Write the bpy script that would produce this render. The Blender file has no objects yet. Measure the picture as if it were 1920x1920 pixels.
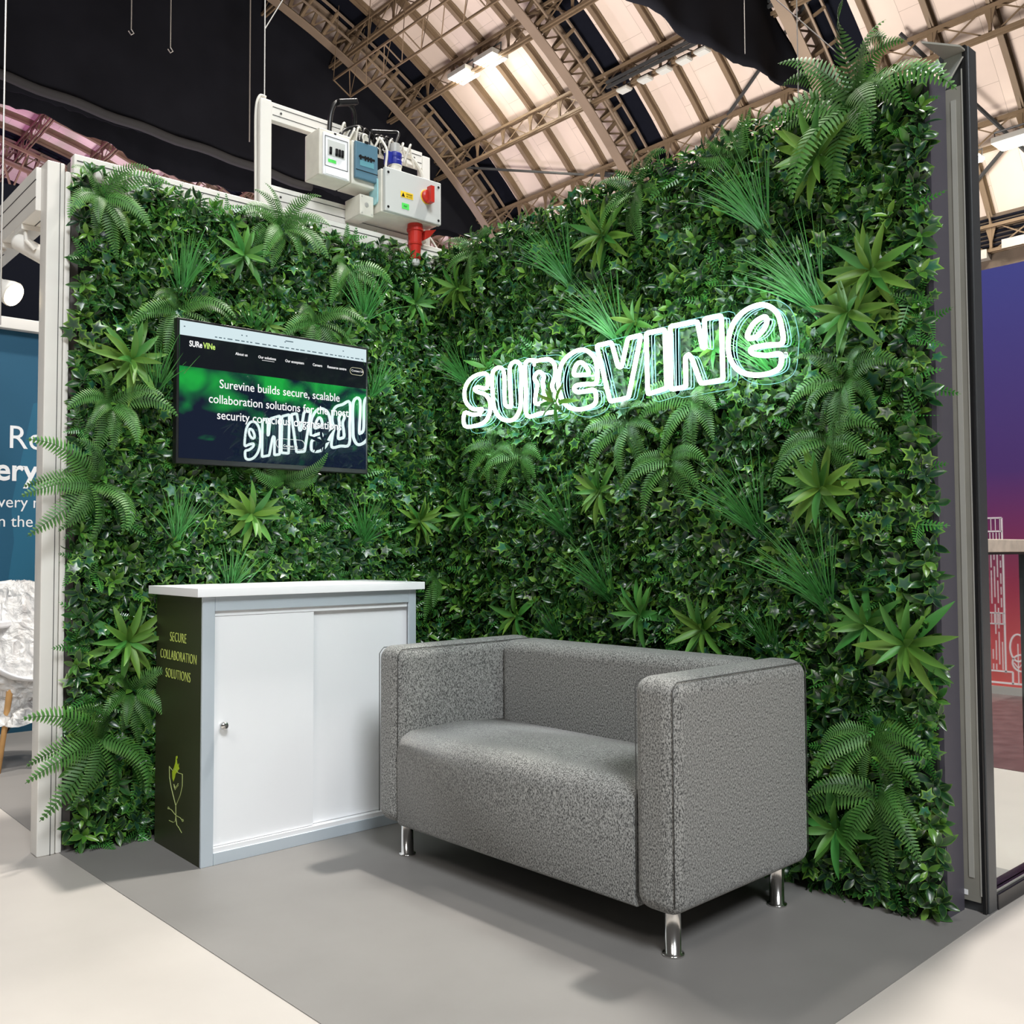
import bpy, math, random
import numpy as np
from mathutils import Vector, Matrix, Euler
random.seed(7); rng = np.random.default_rng(11)
SC = bpy.context.scene; COL = SC.collection; PI = math.pi

# ------------------------------------------------------------------ camera
cam_d = bpy.data.cameras.new('camera'); cam = bpy.data.objects.new('camera', cam_d); COL.objects.link(cam)
yaw, pitch, roll, F = 0.7238, 0.0412, -0.0044, 1778.57
fw = Vector((math.sin(yaw)*math.cos(pitch), math.cos(yaw)*math.cos(pitch), math.sin(pitch)))
rt = Vector((math.cos(yaw), -math.sin(yaw), 0)); up = rt.cross(fw)
r2 = rt*math.cos(roll) + up*math.sin(roll); u2 = up*math.cos(roll) - rt*math.sin(roll)
M = Matrix((r2, u2, -fw)).transposed().to_4x4(); M.translation = Vector((-2.7681, -3.6538, 1.0776)); cam.matrix_world = M
cam_d.sensor_width = 36; cam_d.sensor_fit = 'HORIZONTAL'; cam_d.lens = 36*F/1920; cam_d.clip_end = 300; cam_d.clip_start = 0.05
SC.camera = cam
# ------------------------------------------------------------------ world, lights, exposure
w = bpy.data.worlds.new('hall_ambient'); SC.world = w; w.use_nodes = True
w.node_tree.nodes['Background'].inputs[0].default_value = (1.0, 0.95, 0.90, 1); w.node_tree.nodes['Background'].inputs[1].default_value = 0.08
def area(name, loc, tgt, size, power, col):
    l = bpy.data.lights.new(name, 'AREA'); l.shape = 'DISK'; l.size = size; l.energy = power; l.color = col
    o = bpy.data.objects.new(name, l); COL.objects.link(o); o.location = loc
    o.rotation_euler = (Vector(tgt)-Vector(loc)).to_track_quat('-Z', 'Y').to_euler(); return o
area('hall_floodlight_high', (4.0, -1.9, 14), (-0.8, -1.6, 0), .8, 2300, (1, .95, .88))
area('hall_floodlight_rear', (.9, 4.2, 14), (-0.8, -1.5, 0), .9, 450, (1, .95, .88))
area('hall_floodlight_aisle', (-8.5, -5.5, 9), (-0.8, -0.8, 1.0), 2.2, 250, (1, .95, .90))
area('hall_floodlight_front', (-5.0, -11, 10.5), (-0.9, -0.5, 1.0), 4.0, 1450, (.93, .97, 1))
area('added_roof_fill', (14, 14, 3.5), (22, 22, 24), 8, 8500, (1, .93, .86))  # added fill aimed up to brighten the vault, not a fitting of the hall
area('added_roof_fill_far', (14, 50, 4), (20, 58, 24), 8, 7000, (.95, .85, 1))  # same kind of added fill for the roof beyond the drape
SC.view_settings.view_transform = 'Standard'; SC.view_settings.look = 'None'; SC.view_settings.gamma = 1
SC.view_settings.use_curve_mapping = False; SC.view_settings.exposure = 0.0

# ------------------------------------------------------------------ helpers
def mat(name, col, rough=.5, metal=0, spec=.5, em=None, ems=0, var=0, vscale=8, bump=0, bscale=60, trans=0, ior=1.45, coat=0, alpha=1):
    m = bpy.data.materials.new(name); m.use_nodes = True; nt = m.node_tree; b = nt.nodes['Principled BSDF']
    b.inputs['Base Color'].default_value = (*col, 1); b.inputs['Roughness'].default_value = rough
    b.inputs['Metallic'].default_value = metal; b.inputs['Specular IOR Level'].default_value = spec
    b.inputs['Transmission Weight'].default_value = trans; b.inputs['IOR'].default_value = ior; b.inputs['Coat Weight'].default_value = coat
    b.inputs['Alpha'].default_value = alpha
    if em: b.inputs['Emission Color'].default_value = (*em, 1); b.inputs['Emission Strength'].default_value = ems
    tc = nt.nodes.new('ShaderNodeTexCoord')
    if var:
        n = nt.nodes.new('ShaderNodeTexNoise'); n.inputs['Scale'].default_value = vscale; n.inputs['Detail'].default_value = 5
        nt.links.new(tc.outputs['Object'], n.inputs['Vector'])
        r = nt.nodes.new('ShaderNodeValToRGB'); r.color_ramp.elements[0].position = .3; r.color_ramp.elements[1].position = .7
        r.color_ramp.elements[0].color = (*[c*(1-var) for c in col], 1); r.color_ramp.elements[1].color = (*[min(1, c*(1+var)) for c in col], 1)
        nt.links.new(n.outputs['Fac'], r.inputs['Fac']); nt.links.new(r.outputs['Color'], b.inputs['Base Color'])
    if bump:
        n = nt.nodes.new('ShaderNodeTexNoise'); n.inputs['Scale'].default_value = bscale; n.inputs['Detail'].default_value = 4
        nt.links.new(tc.outputs['Object'], n.inputs['Vector'])
        bp = nt.nodes.new('ShaderNodeBump'); bp.inputs['Strength'].default_value = bump; bp.inputs['Distance'].default_value = .01
        nt.links.new(n.outputs['Fac'], bp.inputs['Height']); nt.links.new(bp.outputs['Normal'], b.inputs['Normal'])
    return m

class MB:
    def __init__(s): s.v = []; s.f = []
    def add(s, vs, fs):
        o = len(s.v); s.v += [tuple(p) for p in vs]; s.f += [tuple(o+i for i in f) for f in fs]; return s
    def box(s, a, b):
        x0, y0, z0 = a; x1, y1, z1 = b
        return s.add([(x0,y0,z0),(x1,y0,z0),(x1,y1,z0),(x0,y1,z0),(x0,y0,z1),(x1,y0,z1),(x1,y1,z1),(x0,y1,z1)],
                     [(0,3,2,1),(4,5,6,7),(0,1,5,4),(1,2,6,5),(2,3,7,6),(3,0,4,7)])
    def bar(s, p, q, wd, ht, upv=(0,0,1)):
        p = Vector(p); q = Vector(q); d = (q-p).normalized(); U = Vector(upv)
        if abs(d.dot(U)) > .98: U = Vector((1,0,0))
        a = d.cross(U).normalized()*wd/2; b = a.cross(d).normalized()*ht/2
        vs = [p-a-b, p+a-b, p+a+b, p-a+b, q-a-b, q+a-b, q+a+b, q-a+b]
        return s.add(vs, [(0,3,2,1),(4,5,6,7),(0,1,5,4),(1,2,6,5),(2,3,7,6),(3,0,4,7)])
    def tube(s, pts, r, n=8, closed=False, caps=True):
        pts = [Vector(p) for p in pts]; m = len(pts); rings = []; prev = None
        rr = r if isinstance(r, (list, tuple)) else [r]*m
        for i, p in enumerate(pts):
            if closed: d = (pts[(i+1) % m]-pts[i-1])
            else: d = pts[min(i+1, m-1)]-pts[max(i-1, 0)]
            d.normalize()
            if prev is None:
                a = d.orthogonal().normalized()
            else:
                a = (prev - d*prev.dot(d))
                a = a.normalized() if a.length > 1e-6 else d.orthogonal().normalized()
            prev = a; b = d.cross(a)
            rings.append([p+(a*math.cos(2*PI*k/n)+b*math.sin(2*PI*k/n))*rr[i] for k in range(n)])
        o = len(s.v)
        for rg in rings: s.v += [tuple(x) for x in rg]
        for i in range(m if closed else m-1):
            j = (i+1) % m
            off = 0
            if closed and j == 0:
                dd = [(rings[0][k]-rings[-1][0]).length for k in range(n)]; off = dd.index(min(dd))
            for k in range(n):
                s.f.append((o+i*n+k, o+i*n+(k+1) % n, o+j*n+(k+1+off) % n, o+j*n+(k+off) % n))
        if caps and not closed:
            s.f.append(tuple(o+k for k in reversed(range(n)))); s.f.append(tuple(o+(m-1)*n+k for k in range(n)))
        return s
    def lathe(s, prof, base, axis=(0,0,1), n=24):
        A = Vector(axis).normalized(); a = A.orthogonal().normalized(); b = A.cross(a); base = Vector(base); o = len(s.v)
        for (r, h) in prof:
            for k in range(n):
                t = 2*PI*k/n; s.v.append(tuple(base + A*h + (a*math.cos(t)+b*math.sin(t))*max(r, 1e-5)))
        for i in range(len(prof)-1):
            for k in range(n): s.f.append((o+i*n+k, o+i*n+(k+1) % n, o+(i+1)*n+(k+1) % n, o+(i+1)*n+k))
        s.f.append(tuple(o+k for k in reversed(range(n)))); s.f.append(tuple(o+(len(prof)-1)*n+k for k in range(n)))
        return s
    def prism(s, poly, fn, t0, t1):      # poly 2D, fn(a,b,t)->3D
        n = len(poly); vs = [fn(a, b, t0) for a, b in poly]+[fn(a, b, t1) for a, b in poly]
        fs = [tuple(range(n)), tuple(reversed(range(n, 2*n)))]+[(i, n+i, n+(i+1) % n, (i+1) % n) for i in range(n)]
        return s.add(vs, fs)
    def build(s, name, m, parent=None, org=(0,0,0), smooth=False, bevel=0, seg=2, sub=0):
        me = bpy.data.meshes.new(name); ox, oy, oz = org
        me.from_pydata([(x-ox, y-oy, z-oz) for x, y, z in s.v], [], s.f); me.materials.append(m)
        import bmesh
        bm = bmesh.new(); bm.from_mesh(me); bmesh.ops.recalc_face_normals(bm, faces=bm.faces)
        if bevel: bmesh.ops.bevel(bm, geom=list(bm.edges)+list(bm.verts), offset=bevel, segments=seg, affect='EDGES', profile=.5, clamp_overlap=True)
        bm.to_mesh(me); bm.free()
        if smooth or bevel:
            me.polygons.foreach_set('use_smooth', [True]*len(me.polygons))
        o = bpy.data.objects.new(name, me); COL.objects.link(o)
        if parent: o.parent = parent
        else: o.location = org
        if bevel:
            md = o.modifiers.new('wn', 'WEIGHTED_NORMAL'); md.keep_sharp = False
        return o
def tag(o, label=None, cat=None, group=None, kind=None):
    if label: o['label'] = label
    if cat: o['category'] = cat
    if group: o['group'] = group
    if kind: o['kind'] = kind
    return o
def thing(name, label, cat, loc=(0,0,0), group=None, rz=0):
    o = bpy.data.objects.new(name, None); COL.objects.link(o); o.location = loc; o.rotation_euler = (0,0,rz); o.empty_display_size = .05
    return tag(o, label, cat, group)
def text(name, s, size, m, parent, loc, rot, sx=1, ext=.0004, align='CENTER', org=(0,0,0), sp=1, bold=0):
    c = bpy.data.curves.new(name, 'FONT'); c.body = s; c.size = size; c.extrude = ext; c.align_x = align; c.space_character = sp; c.offset = bold
    c.resolution_u = 4
    t = bpy.data.objects.new(name+'_tmp', c); COL.objects.link(t)
    dg = bpy.context.evaluated_depsgraph_get(); dg.update(); me = bpy.data.meshes.new_from_object(t.evaluated_get(dg)); me.name = name
    bpy.data.objects.remove(t); me.materials.clear(); me.materials.append(m)
    me.transform(Matrix.Translation(Vector(loc)-Vector(org)) @ Euler(rot).to_matrix().to_4x4() @ Matrix.Diagonal((sx, 1, 1, 1)))
    o = bpy.data.objects.new(name, me); COL.objects.link(o); o.parent = parent; return o
def rrect(x0, z0, x1, z1, r, n=5):
    out = []
    for cx, cz, a0 in ((x1-r, z1-r, 0), (x0+r, z1-r, 90), (x0+r, z0+r, 180), (x1-r, z0+r, 270)):
        for k in range(n+1):
            a = math.radians(a0+90*k/n); out.append((cx+r*math.cos(a), cz+r*math.sin(a)))
    return out

# ------------------------------------------------------------------ materials
M_ = {}
M_['alu'] = mat('white_powder_aluminium', (.80, .78, .73), .35, 0, .5)
M_['alu_cool'] = mat('pale_grey_aluminium', (.58, .65, .71), .38, .25)
M_['groove'] = mat('dark_groove', (.05, .05, .05), .7)
M_['panel'] = mat('taupe_wall_panel', (.15, .135, .125), .6, var=.05)
M_['endpanel'] = mat('dark_violet_grey_panel', (.075, .070, .088), .5)
M_['backing'] = mat('dark_green_plastic_grid', (.006, .012, .006), .8)
M_['black'] = mat('black_plastic', (.01, .01, .011), .35)
M_['chrome'] = mat('brushed_chrome', (.75, .74, .72), .16, 1)
M_['steel'] = mat('roof_steel', (.17, .120, .075), .55, 0, .4, var=.15, vscale=.8)
M_['steel_pale'] = mat('roof_steel_plate', (.22, .165, .12), .6, var=.12, vscale=.6)
M_['roofdark'] = mat('roof_dark_panel', (.004, .005, .010), .9, spec=.15)
M_['curtain'] = mat('black_drape', (.009, .0095, .013), .95, spec=.1, var=.25, vscale=.4)
M_['white'] = mat('white_laminate', (.90, .91, .93), .35)
M_['whiteplastic'] = mat('white_plastic', (.72, .70, .62), .4, var=.06, vscale=20)
M_['greyplastic'] = mat('pale_grey_plastic', (.60, .62, .60), .4)
M_['olive'] = mat('dark_olive_vinyl', (.030, .034, .014), .45)
M_['lime'] = mat('lime_vinyl_lettering', (.60, .72, .16), .5)
M_['limeline'] = mat('pale_lime_line', (.42, .50, .18), .5)
M_['red'] = mat('red_plastic', (.55, .03, .02), .35)
M_['blue'] = mat('blue_plastic', (.02, .03, .28), .3)
M_['yellow'] = mat('yellow_label', (.9, .62, .03), .5)
M_['green_label'] = mat('green_label', (.10, .75, .12), .5)
M_['smoke'] = mat('blue_grey_cover', (.10, .20, .27), .2)
M_['clear'] = mat('clear_acrylic', (.93, 1, .98), .02, 0, .5, trans=1, ior=1.12)
M_['wood'] = mat('beech_wood', (.60, .33, .12), .45, var=.15, vscale=14)
M_['oakrail'] = mat('limed_oak', (.50, .42, .35), .5, var=.15, vscale=30)
M_['frame'] = mat('dark_grey_aluminium', (.075, .08, .085), .35, .4)
M_['framebeige'] = mat('dusty_grey_glazing_bead', (.24, .235, .205), .45, var=.08, vscale=6)
M_['lightalu'] = mat('satin_aluminium', (.62, .62, .58), .35, .5)
M_['cable'] = mat('steel_cable', (.45, .43, .40), .4, .6)
M_['whitecable'] = mat('white_cable', (.75, .73, .66), .5)
M_['glow'] = mat('lamp_glow', (1, .9, .7), .4, em=(1, .82, .5), ems=10)
M_['flood'] = mat('floodlight_glow', (1, .95, .85), .4, em=(1, .93, .8), ems=110)
M_['neon'] = mat('neon_white', (1, 1, 1), .4, em=(.82, 1, .97), ems=19)
M_['neonedge'] = mat('edge_lit_acrylic', (.10, .25, .25), .5, em=(.35, .80, .78), ems=.35)  # neon glow caught in the acrylic, put in as the edges' own emission
M_['bluewall'] = None

def ramp_mat(name, stops, axis, lo, hi, rough=.5, extra=None):
    m = bpy.data.materials.new(name); m.use_nodes = True; nt = m.node_tree; b = nt.nodes['Principled BSDF']; b.inputs['Roughness'].default_value = rough
    g = nt.nodes.new('ShaderNodeNewGeometry'); s = nt.nodes.new('ShaderNodeSeparateXYZ'); nt.links.new(g.outputs['Position'], s.inputs[0])
    mr = nt.nodes.new('ShaderNodeMapRange'); mr.inputs['From Min'].default_value = lo; mr.inputs['From Max'].default_value = hi
    nt.links.new(s.outputs[axis], mr.inputs['Value']); r = nt.nodes.new('ShaderNodeValToRGB')
    e = r.color_ramp.elements; e[0].position = stops[0][0]; e[0].color = (*stops[0][1], 1); e[1].position = stops[-1][0]; e[1].color = (*stops[-1][1], 1)
    for p, c in stops[1:-1]: x = e.new(p); x.color = (*c, 1)
    nt.links.new(mr.outputs[0], r.inputs[0]); nt.links.new(r.outputs[0], b.inputs['Base Color']); return m

# fabric
fab = bpy.data.materials.new('heather_grey_fabric'); fab.use_nodes = True; nt = fab.node_tree; b = nt.nodes['Principled BSDF']
b.inputs['Roughness'].default_value = .85; b.inputs['Sheen Weight'].default_value = .25; b.inputs['Specular IOR Level'].default_value = .25
tc = nt.nodes.new('ShaderNodeTexCoord')
mp = nt.nodes.new('ShaderNodeMapping'); mp.inputs['Scale'].default_value = (1, 1, .55); nt.links.new(tc.outputs['Object'], mp.inputs[0])
n1 = nt.nodes.new('ShaderNodeTexNoise'); n1.inputs['Scale'].default_value = 300; n1.inputs['Detail'].default_value = 3; n1.inputs['Roughness'].default_value = .7
nt.links.new(mp.outputs[0], n1.inputs['Vector'])
rr = nt.nodes.new('ShaderNodeValToRGB'); e = rr.color_ramp.elements
e[0].position = .40; e[0].color = (.050, .051, .050, 1); e[1].position = .60; e[1].color = (.39, .39, .372, 1)
nt.links.new(n1.outputs['Fac'], rr.inputs[0]); nt.links.new(rr.outputs[0], b.inputs['Base Color'])
bm_ = nt.nodes.new('ShaderNodeBump'); bm_.inputs['Strength'].default_value = .35; bm_.inputs['Distance'].default_value = .002
nt.links.new(n1.outputs['Fac'], bm_.inputs['Height']); nt.links.new(bm_.outputs[0], b.inputs['Normal'])
M_['fabric'] = fab
M_['seam'] = mat('seam_thread', (.075, .075, .073), .8)

# leaf material: colour from the leaves' own colour attribute
def leaf_mat(name, rough, trans=.15):
    m = bpy.data.materials.new(name); m.use_nodes = True; nt = m.node_tree; b = nt.nodes['Principled BSDF']
    a = nt.nodes.new('ShaderNodeAttribute'); a.attribute_name = 'Col'; nt.links.new(a.outputs['Color'], b.inputs['Base Color'])
    b.inputs['Roughness'].default_value = rough; b.inputs['Specular IOR Level'].default_value = .5
    return m
M_['leaf'] = leaf_mat('glossy_artificial_leaf', .27)
M_['fern'] = leaf_mat('satin_fern_leaf', .5)

# roof boarding with panel joints
rb = bpy.data.materials.new('white_roof_boarding'); rb.use_nodes = True; nt = rb.node_tree; b = nt.nodes['Principled BSDF']; b.inputs['Roughness'].default_value = .7
uv = nt.nodes.new('ShaderNodeUVMap'); br = nt.nodes.new('ShaderNodeTexBrick'); nt.links.new(uv.outputs[0], br.inputs['Vector'])
br.inputs['Color1'].default_value = (.74, .62, .54, 1); br.inputs['Color2'].default_value = (.70, .58, .51, 1); br.inputs['Mortar'].default_value = (.40, .33, .28, 1)
br.inputs['Scale'].default_value = 1; br.inputs['Mortar Size'].default_value = .008; br.inputs['Brick Width'].default_value = 2.4; br.inputs['Row Height'].default_value = 1.2; br.offset = .5
nz = nt.nodes.new('ShaderNodeTexNoise'); nz.inputs['Scale'].default_value = .5; nz.inputs['Detail'].default_value = 5; nt.links.new(uv.outputs[0], nz.inputs['Vector'])
mx = nt.nodes.new('ShaderNodeMixRGB'); mx.blend_type = 'MULTIPLY'; mx.inputs[0].default_value = .25
nt.links.new(br.outputs[0], mx.inputs[1]); nt.links.new(nz.outputs['Fac'], mx.inputs[2]); nt.links.new(mx.outputs[0], b.inputs['Base Color'])
M_['roof'] = rb

# ------------------------------------------------------------------ hall structure
VX, VZ, VR = 7.83, -3.12, 32.0
def arc(phi, R, y): a = math.radians(phi); return (VX+R*math.sin(a), y, VZ+R*math.cos(a))
def strip(mb, y0, y1, p0, p1, R, thick=.12):
    n = max(2, int((p1-p0)/3)); o = len(mb.v)
    for i in range(n+1):
        ph = p0+(p1-p0)*i/n
        mb.v += [arc(ph, R, y0), arc(ph, R, y1), arc(ph, R+thick, y1), arc(ph, R+thick, y0)]
    for i in range(n):
        a = o+4*i
        for k in range(4): mb.f.append((a+k, a+(k+1) % 4, a+4+(k+1) % 4, a+4+k))
    mb.f += [(o, o+1, o+2, o+3), (o+4*n+3, o+4*n+2, o+4*n+1, o+4*n)]
P0, P1 = -12.0, 57.8; YEND = 71.0
ribs = [14.95+9.87*k for k in range(-2, 6)]          # y of each rib's soffit plate
wh = MB(); dk = MB()
for i, yp in enumerate(ribs):
    strip(dk, yp-1.45, yp+.1, P0, P1, VR)
    yn = ribs[i-1]+.1 if i else yp-9
    strip(wh, yn, yp-1.45, P0, P1, VR)
strip(wh, ribs[-1]+.1, YEND, P0, P1, VR)
ro = wh.build('ceiling', M_['roof']); tag(ro, kind='structure')
uvl = ro.data.uv_layers.new(name='UVMap')
for lp in ro.data.loops:
    v = ro.data.vertices[lp.vertex_index].co; ph = math.atan2(v.x-VX, v.z-VZ); uvl.data[lp.index].uv = (ph*VR, v.y)
tag(dk.build('ceiling_dark_strips', M_['roofdark']), kind='structure')
# ribs: soffit plate, second chord, ladder rungs
PH = [3.4+6.87*k-6.87*2+.1 for k in range(0, 10)]
PH = [31.0+6.85*k for k in range(-6, 5)]
for i, yp in enumerate(ribs):
    mb = MB()
    strip(mb, yp-.24, yp+.24, P0, P1, 30.40, .06)
    strip(mb, yp-.02, yp+.02, P0, P1, 30.46, .22)
    strip(mb, yp-.02, yp+.02, P0, P1, 31.45, .30)
    strip(mb, yp-.16, yp+.16, P0, P1, 31.72, .08)
    strip(mb, yp-.56, yp-.48, P0, P1, 31.0, .07); strip(mb, yp-.86, yp-.78, P0, P1, 31.5, .10)
    r = tag(mb.build('roof_rib', M_['steel_pale']), kind='structure')
    lat = MB(); ph = P0; k = 0
    while ph < P1-1.2:
        lat.bar(arc(ph, 30.6, yp), arc(ph, 31.6, yp), .10, .16); lat.bar(arc(ph, 30.6, yp), arc(ph+1.14, 31.6, yp), .05, .07)
        if k % 2 == 0: lat.bar(arc(ph, 30.55, yp), arc(ph, 31.55, yp-.85), .16, .08); lat.bar(arc(ph, 31.04, yp-.5), arc(ph, 31.55, yp-.85), .06, .06)
        ph += 1.14; k += 1
    lat.build('rib_lattice', M_['steel'], r)
# rafters between ribs
for i, yp in enumerate(ribs):
    for j in range(1, 5):
        y = yp-1.974*j
        mb = MB(); strip(mb, y-.10, y+.10, P0, P1, 31.62, .05); strip(mb, y-.02, y+.02, P0, P1, 31.65, .33); strip(mb, y-.10, y+.10, P0, P1, 31.94, .04)
        tag(mb.build('roof_rafter', M_['steel']), kind='structure')
# lattice purlins
ys = []
y = ribs[-1]
while y > 2: ys.append(y); y -= 1.974
ys = ys[::-1]
for ph in PH:
    if ph > 59: continue
    x, _, z = arc(ph, 31.5, 0); mb = MB(); zl = z-.95
    ya, yb = ys[0], YEND
    for s in (-.10, .10):
        mb.bar((x+s, ya, z), (x+s, yb, z), .07, .12); mb.bar((x+s, ya, zl), (x+s, yb, zl), .08, .12)
    p_ = tag(mb.build('roof_purlin', M_['steel']), kind='structure')
    wb = MB()
    for k, y in enumerate(ys):
        tx, _, tz = arc(ph-1.5, 31.7, y)
        wb.bar((x, y, zl), (x, y, z+.15), .10, .08); wb.bar((x, y, z+.1), (tx, y, tz), .07, .07)
        wb.add([(x-.02, y, zl+.15), (x-.02, y-.20, z), (x-.02, y+.20, z), (x+.02, y, zl+.15), (x+.02, y-.20, z), (x+.02, y+.20, z)], [(0,1,2),(5,4,3),(0,3,4,1),(1,4,5,2),(2,5,3,0)])
        if k < len(ys)-1:
            y2 = ys[k+1]; wb.bar((x, y+.3, z), (x, y2-.1, zl), .035, .05); wb.bar((x, y+.1, zl), (x, y2-.3, z), .03, .045)
    wb.build('purlin_web', M_['steel'], p_)
# a light triangulated service truss crossing under the roof near the first rib
mb = MB(); A0 = Vector((20.5, 34.0, 22.4)); A1 = Vector((19.9, 20.5, 21.7)); o = Vector((-.9, 0, .5))
for oo in (Vector((0,0,0)), o): mb.bar(A0+oo, A1+oo, .07, .08)
for k in range(9):
    a = A0.lerp(A1, k/9); b_ = A0.lerp(A1, (k+1)/9); mb.bar(a, b_+o, .04, .045); mb.bar(a, a+o, .04, .045)
    if k % 2 == 0: mb.bar(a, a+Vector((.8, 0, 3.6)), .025, .025); mb.bar(a+o, a+Vector((-.6, 0, 4.4)), .025, .025)
tag(mb.build('service_truss', M_['steel']), kind='structure')
# wind braces
mb = MB()
for (pa, ya, pb, yb) in ((38, 36.5, 46, 26), (45, 27, 52, 17), (38, 13, 46, 21), (51, 8, 59, 14), (44, 12, 58, 8)):
    mb.bar(arc(pa, 31.5, ya), arc(pb, 31.5, yb), .10, .10)
tag(mb.build('roof_wind_brace', M_['frame']), kind='structure')
# side wall under the springing, end gable
mb = MB(); sx_, _, sz_ = arc(57.8, 32, 0)
mb.box((sx_, -12, -.002), (sx_+.4, YEND, sz_+.2))
o = tag(mb.build('wall_side', mat('brown_cladding', (.10, .075, .055), .7, var=.2, vscale=1.5)), kind='structure')
mb = MB()
for k in range(7): mb.box((sx_-.10, -12, sz_-.25-k*.17), (sx_-.0, YEND, sz_-.17-k*.17))
tag(mb.build('trim_1', M_['roofdark']), kind='structure')
gable = MB(); pts = [(-32, -.002)]+[(VX+32*math.sin(math.radians(a)), VZ+32*math.cos(math.radians(a))) for a in range(-80, 60, 4)]+[(sx_, -.002)]
pts = [(x, max(z, -.002)) for x, z in pts]
gable.prism(pts, lambda a, b, t: (a, t, b), YEND, YEND+.3)
tag(gable.build('wall_gable', M_['roofdark']), kind='structure')
# floors
fl = MB(); fl.box((-33, -16, -.10), (sx_, YEND, -.002))
tag(fl.build('floor', mat('pale_vinyl_floor', (.50, .465, .43), .42, 0, .35, var=.05, vscale=2.5)), kind='structure')
mf = MB(); mf.add([(-1.66, -2.50, 0), (.62, -2.47, 0), (.62, 5, 0), (-1.70, 5, 0), (-1.66, -2.50, -.002), (.62, -2.47, -.002), (.62, 5, -.002), (-1.70, 5, -.002)],
    [(0,1,2,3),(7,6,5,4),(0,4,5,1),(1,5,6,2),(2,6,7,3),(3,7,4,0)])
# the mat's front-left edge runs on towards the camera
mf = MB(); mf.prism([(-1.60, -2.51), (.62, -2.44), (.62, 5), (-1.72, 5), (-1.70, 0)], lambda a, b, t: (a, b, t), -.002, 0)
tag(mf.build('floor_mat', mat('grey_vinyl_mat', (.235, .225, .215), .5, 0, .3, var=.06, vscale=3)), kind='structure')
vf = MB(); vf.box((2.15, -4, -.002), (4.65, 3.0, .0))
tag(vf.build('floor_boards', mat('dark_red_brown_vinyl', (.10, .060, .060), .35, var=.35, vscale=9)), kind='structure')
# booth walls
mb = MB(); mb.box((-1.69, .045, 0), (.10, .09, 2.54)); tag(mb.build('wall_left', M_['panel']), kind='structure')
mb = MB(); mb.box((.045, -2.385, 0), (.155, .045, 2.52)); tag(mb.build('wall_right', M_['endpanel']), kind='structure')
mb = MB(); mb.box((-1.66, .03, .01), (.03, .044, 2.438)); tag(mb.build('trim_2', M_['backing']), kind='structure')
mb = MB(); mb.box((.03, -2.37, .01), (.044, .03, 2.50)); tag(mb.build('trim_3', M_['backing']), kind='structure')

# ------------------------------------------------------------------ white frame system behind the left wall
def beam(name, a, b, label, cat='beam', grooves='', group=None):
    x0, y0, z0 = a; x1, y1, z1 = b
    t = thing(name, label, cat, a, group)
    mb = MB(); mb.box(a, b); mb.build('profile', M_['alu'], t, a, bevel=.004, seg=1)
    g = MB(); e = .0008
    if 'y' in grooves:   # long in x, front face -y
        for fz in (.22, .78): z = z0+(z1-z0)*fz; g.box((x0+.01, y0-e, z-.002), (x1-.01, y0+.001, z+.002))
    if 'L' in grooves:   # long in y, faces -x and -z
        for fz in (.30, .70): z = z0+(z1-z0)*fz; g.box((x0-e, y0, z-.002), (x0+.001, y1, z+.002))
        g.box(((x0+x1)/2-.002, y0, z0-e), ((x0+x1)/2+.002, y1, z0+.001))
    if 'v' in grooves:
        for fx in (.72,): x = x0+(x1-x0)*fx; g.box((x-.0012, y0-e, z0), (x+.0012, y0+.001, z1))
    if g.v: g.build('groove', M_['groove'], t, a)
    return t
beam('upright_post', (-1.778, .02, -.002), (-1.716, .10, 2.515), 'white aluminium upright post at the left end of the plant wall, outer of the pair', 'post', 'v')
beam('upright_post', (-1.7145, .022, -.002), (-1.693, .10, 2.49), 'slimmer white aluminium upright touching the taupe panel left of the plant wall', 'post', '')
beam('header_beam', (-1.692, .0, 2.44), (.10, .044, 2.555), 'white aluminium header beam along the top of the left plant wall', 'beam', 'y')
beam('header_beam', (-1.795, .101, 2.345), (-1.70, 2.58, 2.51), 'white aluminium beam running back from the left post, with spotlight clamped below', 'beam', 'L')
t = beam('rear_beam', (-2.6, 2.585, 2.43), (.2, 2.64, 2.50), 'white rail along the top of the teal graphic wall', 'beam', '')
# electrical frame
t = thing('rack_frame', 'white aluminium frame above the left plant wall carrying the electrical boxes', 'frame', (-.88, .10, 2.57))
og = (-.88, .10, 2.57)
mb = MB(); mb.box((-.90, .10, 2.567), (-.845, .15, 3.06)); mb.build('upright', M_['alu'], t, og, bevel=.006)
mb = MB(); mb.box((-.03, .10, 2.567), (.015, .15, 3.04)); mb.build('upright', M_['alu'], t, og, bevel=.004)
mb = MB(); mb.box((-.845, .105, 2.975), (-.03, .14, 3.055)); r1 = mb.build('crossbar', M_['alu'], t, og, bevel=.002)
mb = MB(); mb.box((-.845, .105, 2.595), (-.03, .14, 2.685)); r2_ = mb.build('crossbar', M_['alu'], t, og, bevel=.002)
for zz, par in (((2.975, 3.055), r1), ((2.595, 2.685), r2_)):
    g = MB()
    for f_ in (.3, .75): z = zz[0]+(zz[1]-zz[0])*f_; g.box((-.84, .104, z-.0015), (-.035, .1055, z+.0015))
    for x in (-.80, -.08): g.lathe([(.005, 0), (.005, .003)], (x, .105, (zz[0]+zz[1])/2), (0, -1, 0), 10)
    g.build('groove', M_['groove'], par, og)

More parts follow.
